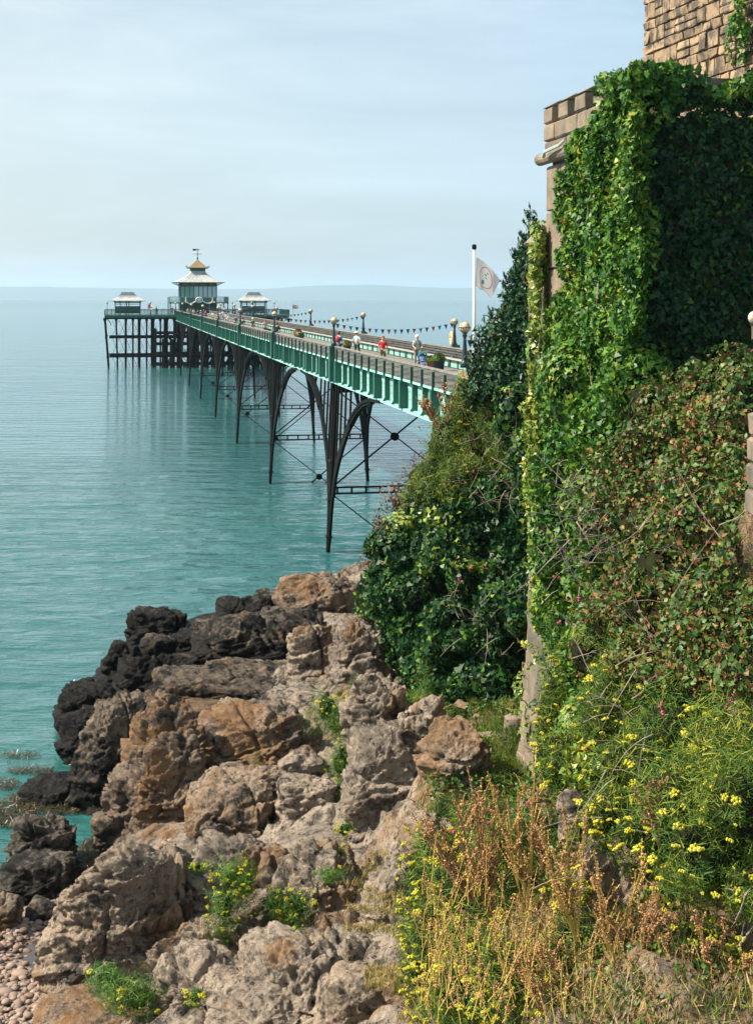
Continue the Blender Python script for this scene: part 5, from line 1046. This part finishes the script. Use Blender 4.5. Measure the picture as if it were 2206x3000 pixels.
# clumps on the rocks
cl_ = [('yellow flowered samphire clump in the middle of the rocks, widest of those with flowers', [(755, 2310, 36, 70, 60, .5), (800, 2370, 35.4, 60, 50, .5)], 42), ('tall samphire clump draped down the face between the two pale boulders', [(680, 2560, 27.6, 50, 55, .4), (660, 2660, 27.2, 40, 60, .4), (720, 2590, 27.4, 30, 60, .3)], 60),
       ('samphire clump above the long leaning rock', [(810, 2640, 27.6, 60, 40, .4), (870, 2650, 27.6, 50, 40, .4)], 38), ('round green samphire tuft low on the big pale boulder', [(320, 2865, 25.2, 50, 45, .35), (410, 2910, 24.6, 60, 50, .4), (360, 2900, 24.8, 50, 40, .4)], 22),
       ('long strip of samphire running down the cleft beside the big grey boulder', [(1050, 2030, 40, 30, 50, .4), (995, 2120, 37.6, 50, 60, .5), (1000, 2230, 35.4, 40, 60, .4), (1000, 2330, 34, 28, 60, .4), (960, 2080, 38.4, 40, 50, .4)], 46), ('low yellow flowering cushion on a ledge in the upper rocks', [(770, 2072, 42.4, 60, 16, .5), (720, 2080, 42.4, 30, 12, .4)], 26),
       ('tiny samphire sprig with yellow heads at the foot of the grey boulder', [(1010, 2430, 29.6, 26, 26, .2)], 8), ('small green sprig on the lowest pale rock', [(575, 2915, 22.6, 26, 22, .2)], 8), ('dull green cushion on top of the pale rock shelf', [(965, 2560, 27.6, 50, 16, .3), (580, 2540, 28.3, 16, 16, .15)], 5), ('small clump at the edge of the ledge path', [(985, 2500, 29.2, 30, 20, .2)], 7),
       ('thin sprigs with yellow dots before the dark hollow', [(870, 2770, 25.8, 24, 60, .2)], 8), ('dark samphire patch hanging beside the ivy edge', [(1250, 2060, 40, 40, 80, .5), (1290, 2160, 36.5, 40, 60, .4)], 9)]
for i, (lb2, bs, nf) in enumerate(cl_):
    bs = [(x_, y_, z_, rx_ * 1.25, ry_ * 1.2, d_ * 1.2) for x_, y_, z_, rx_, ry_, d_ in bs]
    t = plant('samphire_clump', lb2, 'plant', bs, 700, .15, 'blade', SAMP, 120 + i, .45, lump=.7, ls=3.5, shell=.9, group='samphire clumps growing on the rocks', jit=.5); umbels(t, bs, int(nf * 1.2), .11 if bs[0][2] < 33 else .14, 140 + i, stem=False)
# seaweed
WEED = leafmat('bladder_wrack', [(0, (.012, .010, .004)), (.5, (.05, .04, .012)), (1, (.13, .095, .03))], .35, .5, 2, .05)
wd = [(40, 2385, 60, 45), (160, 2365, 110, 22), (270, 2530, 50, 70), (300, 2600, 30, 60), (190, 2120, 22, 90), (230, 2230, 22, 80), (215, 2045, 40, 26), (300, 2440, 30, 60), (120, 2340, 90, 20), (30, 2640, 40, 40), (230, 2580, 60, 30), (20, 2300, 40, 14), (90, 2260, 70, 10), (60, 2215, 60, 8)]
Ps = []; rw = np.random.default_rng(8)
for (px, py, rx, ry) in wd:
    k = int(rx * ry * .8); a = rw.random(k) * 6.28; q = np.sqrt(rw.random(k)); X = px + rx * q * np.cos(a); Yp = py + ry * q * np.sin(a); g_ = F * (H - .03) / (Yp - HZ); Ps.append(np.stack([(X - CX) * g_ / F, g_, .02 + .10 * rw.random(k)], 1))
Ps = np.concatenate(Ps); o = link('seaweed', leaves_mesh('seaweed', Ps, np.tile([0, 0, 1.], (len(Ps), 1)), .20, 'blade', WEED, 5, .5)); tag(o, 'brown bladder wrack floating and draped at the edge of the rocks', 'seaweed', kind='stuff')

# ---------------------------------------------------------------- flags, planters, people
fp = thing('flagpole', 'tall white flagpole at the shore end of the pier beside the evergreen bush', 'flagpole', P(1389, 868, 52).xy.to_3d() + Vector((0, 0, 10.2)))
MB().path([(0, 0, 0), (0, 0, 6.0)], [.075, .055], 12).build('pole', M['white'], fp, True); MB().lathe([(.05, 0), (.085, .05), (.085, .16), (.05, .2)], (0, 0, 6.0), 10).build('pole_cap', M['iron'], fp)
def flag_mat():
    m = bpy.data.materials.new('printed_white_flag'); m.use_nodes = True; N, L = m.node_tree.nodes, m.node_tree.links; b = N['Principled BSDF']; b.inputs['Roughness'].default_value = .8
    uv = N.new('ShaderNodeUVMap'); uv.uv_map = 'UVMap'
    def dist(cx, cy, sx=1., sy=1.):
        s = N.new('ShaderNodeVectorMath'); s.operation = 'SUBTRACT'; s.inputs[1].default_value = (cx, cy, 0); L.new(uv.outputs['UV'], s.inputs[0]); q = N.new('ShaderNodeVectorMath'); q.operation = 'MULTIPLY'; q.inputs[1].default_value = (sx, sy, 0); L.new(s.outputs[0], q.inputs[0]); l = N.new('ShaderNodeVectorMath'); l.operation = 'LENGTH'; L.new(q.outputs[0], l.inputs[0]); return l.outputs['Value']
    def band(v, a, b_):
        g1 = N.new('ShaderNodeMath'); g1.operation = 'GREATER_THAN'; g1.inputs[1].default_value = a; L.new(v, g1.inputs[0]); g2 = N.new('ShaderNodeMath'); g2.operation = 'LESS_THAN'; g2.inputs[1].default_value = b_; L.new(v, g2.inputs[0]); g3 = N.new('ShaderNodeMath'); g3.operation = 'MULTIPLY'; L.new(g1.outputs[0], g3.inputs[0]); L.new(g2.outputs[0], g3.inputs[1]); return g3.outputs[0]
    col = None
    for f_, c_ in ((band(dist(.5, .5, 1, .8), .30, .318), (.6, .10, .08)), (band(dist(.42, .30, 1.3, 1.6), -1, .14), (.22, .42, .34)), (band(dist(.50, .62, 2.2, 7), -1, .14), (.04, .05, .10)), (band(dist(.55, .52, 2.0, 9), -1, .13), (.04, .05, .10)), (band(dist(.56, .72, 3.2, 6), -1, .12), (.04, .05, .10))):
        x = N.new('ShaderNodeMix'); x.data_type = 'RGBA'; L.new(f_, x.inputs['Factor']); x.inputs['B'].default_value = (*c_, 1)
        if col: L.new(col, x.inputs['A'])
        else: x.inputs['A'].default_value = (.85, .83, .81, 1)
        col = x.outputs['Result']
    L.new(col, b.inputs['Base Color']); tr = N.new('ShaderNodeBsdfTranslucent'); L.new(col, tr.inputs['Color']); ms = N.new('ShaderNodeMixShader'); ms.inputs['Fac'].default_value = .35; L.new(b.outputs['BSDF'], ms.inputs[1]); L.new(tr.outputs['BSDF'], ms.inputs[2]); L.new(ms.outputs[0], N['Material Output'].inputs['Surface']); return m
def flag():
    nu, nv = 26, 20; y0 = Vector((1389, 868, 52)); o = fp.location
    V = []; UV = []
    for j in range(nv + 1):
        v = j / nv
        for i in range(nu + 1):
            u = i / nu     # hoist to fly; the cloth droops down and to the right
            ax, ay = 1394 + 2 * v, 754 + 84 * (1 - v) if False else 754 + 84 * (1 - v)
            bx, by = (1466 - 30 * (1 - v) ** .8, 822 + 46 * (1 - v)); s = u ** 1.0
            px = ax + (bx - ax) * s + 6 * math.sin(u * 7 + (1 - v) * 2) * u * (1 - v); py = ay + (by - ay) * s - 10 * math.sin(u * math.pi) * v * .9 + 8 * math.sin(u * 9) * (1 - v) * u
            p = P(px, py, 52 + .75 * u + .16 * math.sin(u * 8 + v * 2.5) * (u + .2)); V.append(p - o); UV.append((u, v))
    Fc = [(j * (nu + 1) + i, j * (nu + 1) + i + 1, (j + 1) * (nu + 1) + i + 1, (j + 1) * (nu + 1) + i) for j in range(nv) for i in range(nu)]
    me = np_mesh('flag', [tuple(v) for v in V], Fc, flag_mat(), True); uvl = me.uv_layers.new(name='UVMap'); uvl.data.foreach_set('uv', np.array([UV[k] for f in Fc for k in f], dtype=np.float32).ravel())
    f = link('flag', me, None, o); tag(f, 'white printed flag with a thin red ring and green patch, drooping from the white pole', 'flag')
    md = f.modifiers.new('thick', 'SOLIDIFY'); md.thickness = .006
flag()
def small_flag(label, px, py, Y, kind, s=1.):
    b0 = P(px, py, Y); t = thing('small_flag', label, 'flag', b0); 
    MB().tube((0, 0, -2.6), (0, 0, .1), .035, .03, 6).build('pole', M['iron'], t)
    g = MB(); cols = [('white', .7)] 
    def strip(x0, z0, x1, z1, w, m, nm, off):
        mb_ = MB(); n = 5
        for i in range(n):
            a, b = i / n, (i + 1) / n; pa, pb = Vector((x0 + (x1 - x0) * a, 0, z0 + (z1 - z0) * a)), Vector((x0 + (x1 - x0) * b, 0, z0 + (z1 - z0) * b)); pa.y = .12 * math.sin(pa.x * 5) - off; pb.y = .12 * math.sin(pb.x * 5) - off; mb_.beam(pa, pb, .02, w)
        mb_.build(nm, m, t)
    if kind == 'union':
        strip(0, -.4, 1.1, -.5, .75, M['unionblue'], 'cloth', 0)
        for a, b in ((-.08, -.85), (-.72, -.15)): strip(0.02, a, 1.08, b, .16, M['white'], 'stripe', .03)
        strip(0, -.4, 1.1, -.5, .26, M['white'], 'stripe', .05); strip(.52, -.10, .54, -.82, .26, M['white'], 'stripe', .05); strip(0, -.4, 1.1, -.5, .14, M['flagred'], 'stripe', .07); MB().box((.53, -.12, -.46), (.14, .03, .72)).build('stripe', M['flagred'], t)
    else:
        strip(0, -.5, .9, -1.0, .95, M['white'], 'cloth', 0); strip(.1, -.55, .8, -.95, .16, M['flagred'], 'stripe', .04); MB().box((.35, -.15, -.68), (.15, .03, .85)).build('stripe', M['flagred'], t)
M['unionblue'] = mat('flag_blue', (.02, .03, .18), .8); M['flagred'] = mat('flag_red', (.5, .02, .03), .8)
small_flag('tiny blue, white and red crossed flag flying beyond the right shelter', 858, 893, 300, 'union'); small_flag('tiny white flag with a red cross right of the left shelter', 435, 888, 296, 'cross')
def planter(label, px, u, rad, hgt, potm, folm, seed, flower=None):
    v = VX(px, u); t = thing('planter', label, 'planter', PF(u, v, DZ)); MB().lathe([(rad * .75, 0), (rad, hgt), (rad * 1.06, hgt), (rad * 1.06, hgt + .05), (rad * .9, hgt + .05)], n=14).build('pot', potm, t, True)
    r = np.random.default_rng(seed); k = 700; d = r.normal(size=(k, 3)); d /= np.linalg.norm(d, axis=1, keepdims=True); d[:, 2] = np.abs(d[:, 2]); pos = d * np.array([rad * 1.35, rad * 1.35, rad * 1.2]) * (1 - .3 * r.random((k, 1))) + np.array([0, 0, hgt]); o = link('foliage', leaves_mesh('foliage', pos, d, .1, 'oval', folm, seed), t); tag(o, kind='stuff')
    MB().sphere((0, 0, hgt + .1), rad, 10, 6).build('blocking_core', M['core_dark'], t)  # solid dark ball inside the leaves, as in the larger plants
    if flower:
        fm = MB()
        for i in range(40): a = r.uniform(0, 6.28); fm.sphere((rad * 1.25 * math.cos(a) * r.uniform(.3, 1), rad * 1.25 * math.sin(a) * r.uniform(.3, 1), hgt + r.uniform(.1, .35)), .045, 5, 3)
        tag(fm.build('flowers', flower, t), kind='stuff')
pot = mat('blue_black_pot', (.02, .04, .07), .5); terra = mat('terracotta', (.35, .12, .06), .8)
planter('large blue black planter of green shrubs beside the pushchair', 1285, 1.4, .34, .55, pot, SAMP, 1)
planter('terracotta tub of clipped green shrub next to the large dark planter', 1262, 1.8, .24, .35, terra, SAMP, 2)
planter('dark planter with a golden topped shrub beside the woman in the straw hat', 1017, .5, .3, .5, pot, leafmat('golden_shrub', [(0, (.08, .12, .01)), (1, (.32, .26, .02))], .5), 3)
planter('dark tub of pink flowers on the deck between first and second lamps', 880, .3, .34, .5, pot, SAMP, 4, mat('pale_pink', (.8, .45, .5), .6))
planter('terracotta tub with golden shrub behind the tub of pink flowers', 873, .8, .36, .6, terra, leafmat('golden_shrub2', [(0, (.08, .10, .01)), (1, (.36, .24, .02))], .5), 5)
planter('small terracotta tub of greenery beyond the second lamp', 787, -.6, .28, .4, terra, SAMP, 6)

def skin_mesh(name, joints, edges, radii, m, sub=1):
    me = bpy.data.meshes.new('tmp'); me.from_pydata(joints, edges, []); o = bpy.data.objects.new('tmp', me); C.objects.link(o)
    md = o.modifiers.new('s', 'SKIN'); sv = me.skin_vertices[0].data
    for i, r in enumerate(radii): sv[i].radius = r if hasattr(r, '__len__') else (r, r)
    sv[0].use_root = True; s2 = o.modifiers.new('u', 'SUBSURF'); s2.levels = sub; s2.render_levels = sub
    dg = bpy.context.evaluated_depsgraph_get(); out = bpy.data.meshes.new_from_object(o.evaluated_get(dg)); bpy.data.objects.remove(o); out.name = name; out.materials.clear(); out.materials.append(m)
    out.polygons.foreach_set('use_smooth', [True] * len(out.polygons)); return out
SK = mat('skin', (.50, .29, .20), .55)
def body_data(pose):
    """joint positions of a 1.72 m figure facing -Y"""
    J = dict(pel=(0, 0, .93), wai=(0, 0, 1.10), che=(0, .01, 1.32), nec=(0, .01, 1.47), hea=(0, -.01, 1.58), hed=(0, -.01, 1.68))
    for s, n in ((-1, 'l'), (1, 'r')):
        J['sh' + n] = (s * .17, .01, 1.40); J['el' + n] = (s * .25, .03, 1.14); J['ha' + n] = (s * .26, -.08, .90); J['fi' + n] = (s * .26, -.11, .82); J['hi' + n] = (s * .09, 0, .88); J['kn' + n] = (s * .11, -.03, .48); J['an' + n] = (s * .12, .02, .09); J['to' + n] = (s * .13, -.14, .035)
    for k, v in pose.items(): J[k] = v
    return J
RAD = dict(pel=(.15, .11), wai=(.135, .10), che=(.165, .115), nec=.055, hea=.085, hed=.075)
for n in 'lr':
    RAD.update({'sh' + n: .062, 'el' + n: .042, 'ha' + n: .028, 'fi' + n: .026, 'hi' + n: .10, 'kn' + n: .058, 'an' + n: .038, 'to' + n: .036})
ED = [('pel', 'wai'), ('wai', 'che'), ('che', 'nec'), ('nec', 'hea'), ('hea', 'hed')] + [e for n in 'lr' for e in (('che', 'sh' + n), ('sh' + n, 'el' + n), ('el' + n, 'ha' + n), ('ha' + n, 'fi' + n), ('pel', 'hi' + n), ('hi' + n, 'kn' + n), ('kn' + n, 'an' + n), ('an' + n, 'to' + n))]
def part_mesh(name, J, keys, grow, m, over={}):
    ks = list(keys); ix = {k: i for i, k in enumerate(ks)}; rr_ = []
    for k in ks: r = over.get(k, RAD[k]); rr_.append(tuple(q + grow for q in r) if hasattr(r, '__len__') else r + grow)
    return skin_mesh(name, [J[k] for k in ks], [(ix[a], ix[b]) for a, b in ED if a in ix and b in ix], rr_, m)
POSES = [dict(), dict(knl=(-.10, -.16, .50), anl=(-.11, -.26, .10), tol=(-.12, -.42, .06), knr=(.11, .02, .48), anr=(.12, .22, .13), tor=(.13, .10, .03), ell=(-.26, .10, 1.15), hal=(-.26, .10, .92), fil=(-.26, .08, .84)),
         dict(ell=(-.26, -.05, 1.16), hal=(-.18, -.28, 1.04), fil=(-.15, -.36, 1.05), elr=(.26, -.05, 1.16), har=(.18, -.28, 1.04), fir=(.15, -.36, 1.05)), dict(haR=(0, 0, 0), elr=(.30, -.05, 1.16), har=(.22, -.26, 1.20), fir=(.18, -.30, 1.26))]
POSES[3].pop('haR')
PARTS = []
def build_person_meshes():
    for i, p in enumerate(POSES):
        J = body_data(p); allk = list(RAD.keys())
        d = dict(body=part_mesh('body', J, allk, 0, SK), shirt=part_mesh('shirt', J, ['pel', 'wai', 'che', 'shl', 'ell', 'shr', 'elr'], .014, SK, {'ell': .045, 'elr': .045}), long=part_mesh('trousers', J, ['pel', 'hil', 'knl', 'anl', 'hir', 'knr', 'anr'], .016, SK), short=part_mesh('shorts', J, ['pel', 'hil', 'knl', 'hir', 'knr'], .018, SK, {'knl': .07, 'knr': .07}))
        h = MB().sphere((0, .012, 1.655), .112, 10, 7, (1, 1.08, 1.0)); d['hair'] = h.mesh('hair', SK, True)
        for v in d['hair'].vertices:
            if v.co.y < -.03 and v.co.z < 1.68: v.co.y = -.03
        f = MB().sphere((0, -.105, 1.625), .018, 6, 4, (1, 1.2, 1.3)).sphere((-.035, -.088, 1.655), .010, 5, 3).sphere((.035, -.088, 1.655), .010, 5, 3).box((0, -.092, 1.585), (.05, .012, .010)); d['face'] = f.mesh('face', SK)
        sh = MB()
        for n in 'lr': a = Vector(J['an' + n]); b = Vector(J['to' + n]); sh.path([a + Vector((0, .04, -.05)), (a + b) / 2 + Vector((0, 0, -.03)), b], [.05, .052, .042], 7)
        d['shoes'] = sh.mesh('shoes', SK, True); PARTS.append(d)
build_person_meshes()
_mc = {}
def cm(c, r=.75):
    if c not in _mc: _mc[c] = mat('cloth_%d' % len(_mc), c, r)
    return _mc[c]
def person(label, loc, face, pose, shirt, legs, hair=(.05, .03, .02), short=False, shoes=(.03, .03, .03), s=1.0, hat=None, grp=None, extra=None):
    t = thing('person', label, 'person', loc, face, grp); d = PARTS[pose]; t.scale = (s, s, s)
    def put(nm, key, c):
        o = link(nm, d[key], t)
        if c is not None: o.material_slots[0].link = 'OBJECT'; o.material_slots[0].material = cm(c)
        return o
    put('body', 'body', None); put('shirt', 'shirt', shirt); put('shorts' if short else 'trousers', 'short' if short else 'long', legs); put('hair', 'hair', hair); put('face', 'face', (.30, .12, .09)); put('shoes', 'shoes', shoes)
    if hat == 'cap': MB().sphere((0, .01, 1.70), .115, 10, 6, (1, 1.05, .75)).box((0, -.13, 1.70), (.14, .12, .015)).build('cap', cm((.75, .74, .70)), t, True)
    if hat == 'sun': MB().lathe([(.22, 0), (.235, .012), (.12, .03), (.11, .10), (.06, .13)], (0, .01, 1.69), 16).build('sun_hat', cm((.80, .68, .50)), t, True)
    if extra == 'pack':
        MB().sphere((0, .20, 1.26), .17, 8, 6, (.9, .55, 1.25)).build('backpack', cm((.02, .03, .04)), t, True)
        for s_ in (-1, 1): MB().path([(s_ * .10, .12, 1.46), (s_ * .11, -.08, 1.44), (s_ * .12, -.14, 1.28), (s_ * .15, -.02, 1.10)], .022, 5).build('strap', cm((.02, .03, .04)), t)
    if extra == 'redpack': MB().sphere((0, .20, 1.26), .18, 8, 6, (.9, .55, 1.25)).build('backpack', cm((.45, .04, .05)), t, True)
    return t
def at(px, u): return PF(u, VX(px, u), DZ)
person('bearded man in pale cap and checked shirt walking toward us behind a pushchair', at(1222, 1.1), TH + .1, 2, (.36, .42, .38), (.22, .20, .15), (.6, .6, .58), hat='cap', extra='pack', s=1.03)
person('woman in a bright red top and khaki trousers walking toward us along the pier', at(1122, -.4), TH - .1, 0, (.55, .015, .03), (.16, .13, .06), (.28, .15, .05), s=.97)
person('woman in wide straw sun hat and pale dress beside the golden planter', at(1046, -.1), TH + 2.6, 1, (.42, .55, .60), (.03, .04, .05), (.3, .2, .1), s=.96, hat='sun')
person('person in blue shirt with a red rucksack standing behind the first pier lamp', at(993, -1.55), TH + 2.4, 0, (.02, .10, .26), (.02, .05, .12), extra='redpack', s=1.0)
crowd = [(812, -2.6, 'person in black leaning by the second pier lamp', (.01, .02, .03), (.01, .02, .04), 3), (777, -1.5, 'person in pale pink shirt between second and third lamps', (.42, .26, .30), (.05, .06, .08), 1), (741, -1.6, 'person in dark green shirt strolling beyond the second lamp', (.05, .14, .10), (.35, .12, .10), 0), (712, -2.3, 'person in dark brown behind the third lamp', (.06, .04, .04), (.02, .02, .03), 0), (691, -1.9, 'person in navy walking just beyond the third lamp', (.03, .06, .11), (.02, .03, .05), 1),
         (671, -1.7, 'person in white shirt left of the navy walker', (.6, .6, .6), (.35, .36, .38), 0), (663, -.9, 'person in pink striped top in mid pier', (.55, .35, .42), (.3, .3, .32), 1), (645, -2.2, 'person in cream coat beside the fourth lamp', (.55, .48, .40), (.10, .10, .12), 0), (636, -2.6, 'child in blue by the left parapet', (.02, .12, .40), (.02, .05, .2), 0), (624, -1.4, 'person in off white with brown hair in the far crowd', (.6, .55, .48), (.2, .18, .15), 1), (603, -1.9, 'person in magenta jacket in the far crowd', (.5, .03, .18), (.02, .02, .04), 0),
         (597, -1.0, 'person in black next to the magenta jacket', (.02, .02, .03), (.02, .02, .03), 1), (589, -2.2, 'person in blue anorak leaning on the parapet in the far crowd', (.02, .12, .32), (.02, .03, .05), 2), (580, -2.0, 'person in charcoal in the far crowd', (.04, .05, .06), (.03, .03, .04), 0), (568, -1.8, 'person in white top near the pavilion end', (.7, .7, .7), (.03, .04, .06), 0), (561, -.8, 'person in teal near the pavilion end', (.03, .2, .22), (.03, .04, .06), 1), (551, -2.0, 'person in grey coat near the pavilion end', (.3, .3, .3), (.03, .03, .04), 0), (543, -1.2, 'person in brown near the pavilion end', (.15, .08, .05), (.03, .03, .04), 1),
         (654, 1.2, 'person in light blue beside the right bench', (.3, .45, .6), (.2, .2, .25), 1)]
for i, (px, u, lb3, a, b, ps) in enumerate(crowd): person(lb3, at(px, u + .35), TH + (3.0 if i % 3 == 0 else .2 * (i % 4)), ps, a, b, [(.05, .03, .02), (.15, .09, .04), (.3, .28, .26)][i % 3], s=.78 if 'child' in lb3 else random.uniform(.95, 1.03), grp='visitors strolling along the pier', hat='cap' if i % 5 == 2 else None)
for i, (u, v, lb3, a) in enumerate([(6.5, 213.5, 'white shirted visitor on the pier head left of the right shelter', (.7, .68, .62)), (8.2, 214, 'pink shirted visitor on the pier head left of the right shelter', (.6, .4, .38)), (5.2, 214.5, 'dark teal visitor on the pier head near the pavilion', (.03, .2, .2)), (-4.2, 212.9, 'dark figure at the corner where deck meets pier head', (.02, .02, .03)), (-7.4, 213, 'dark figure by the left railing of the pier head', (.02, .03, .04))]):
    person(lb3, PF(u, v, 10.67), TH + i, i % 2, a, (.03, .04, .06), grp='visitors on the pier head')
# pushchair
pc = thing('pushchair', 'blue pushchair with dark teal hood, pushed by the man in the cap', 'pushchair', at(1238, .95), TH + .1)
MB().path([(-.22, .55, 1.02), (.22, .55, 1.02)], .018, 6).path([(-.22, .55, 1.02), (-.22, .1, .55), (-.22, -.35, .18)], .014, 5).path([(.22, .55, 1.02), (.22, .1, .55), (.22, -.35, .18)], .014, 5).path([(-.22, .25, .18), (-.22, -.1, .5)], .014, 5).path([(.22, .25, .18), (.22, -.1, .5)], .014, 5).build('frame', M['iron'], pc)
hd = MB()
for k in range(6):
    a0, a1 = math.pi * (.15 + k * .11), math.pi * (.15 + (k + 1) * .11); f_ = lambda a: (.26 * -math.cos(a), .26 * math.sin(a))
    (y0_, z0_), (y1_, z1_) = f_(a0), f_(a1); hd.add([(-.2, y0_, .72 + z0_), (.2, y0_, .72 + z0_), (.2, y1_, .72 + z1_), (-.2, y1_, .72 + z1_), (-.2, 0, .72), (.2, 0, .72)], [(0, 1, 2, 3), (0, 3, 4), (1, 5, 2)])
hd.build('hood', cm((.02, .12, .14)), pc)
MB().box((0, 0, .42), (.36, .42, .08)).box((0, .18, .62), (.36, .08, .45), Matrix.Rotation(-.35, 3, 'X')).box((0, -.32, .25), (.30, .2, .06)).build('seat', cm((.02, .16, .5)), pc)
for x in (-.24, .24):
    for y in (-.35, .28): MB().path([(x - .02, y, .10), (x + .02, y, .10)], .10, 12).build('wheel', M['iron'], pc)
ch = thing('child', 'small child with bare legs sitting in the blue pushchair', 'person', at(1238, .95) + Vector((0, 0, .0)), TH + .1)
chm = part_mesh('body', {**body_data({}), 'knl': (-.12, -.36, .86), 'anl': (-.13, -.50, .50), 'tol': (-.13, -.62, .46), 'knr': (.12, -.36, .86), 'anr': (.15, -.46, .50), 'tor': (.16, -.60, .46)}, list(RAD.keys()), 0, SK); co = link('body', chm, ch, (0, .06, .08), None, [.42] * 3)
sm_ = link('shirt', PARTS[0]['shirt'], ch, (0, .06, .08), None, [.43] * 3); sm_.material_slots[0].link = 'OBJECT'; sm_.material_slots[0].material = cm((.7, .72, .75))
# gull on the water
gl = thing('gull', 'small white gull sitting on the water by the weedy rock edge', 'bird', G(238, 2013, 0.02), 1.9)
MB().path([(0, -.20, .05), (0, -.12, .07), (0, 0, .09), (0, .12, .10), (0, .19, .14), (0, .21, .20), (0, .22, .245)], [.015, .055, .08, .07, .04, .035, .03], 8).build('body', M['white'], gl, True); MB().sphere((0, .225, .26), .04, 8, 6).build('head', M['white'], gl, True); MB().tube((0, .25, .255), (0, .32, .245), .012, .003, 5).build('beak', M['stemy'], gl)
for x in (-1, 1): MB().path([(x * .06, .08, .12), (x * .075, -.05, .12), (x * .03, -.26, .10)], [.03, .045, .008], 6).build('wing', mat('gull_grey', (.35, .37, .40), .7), gl, True)
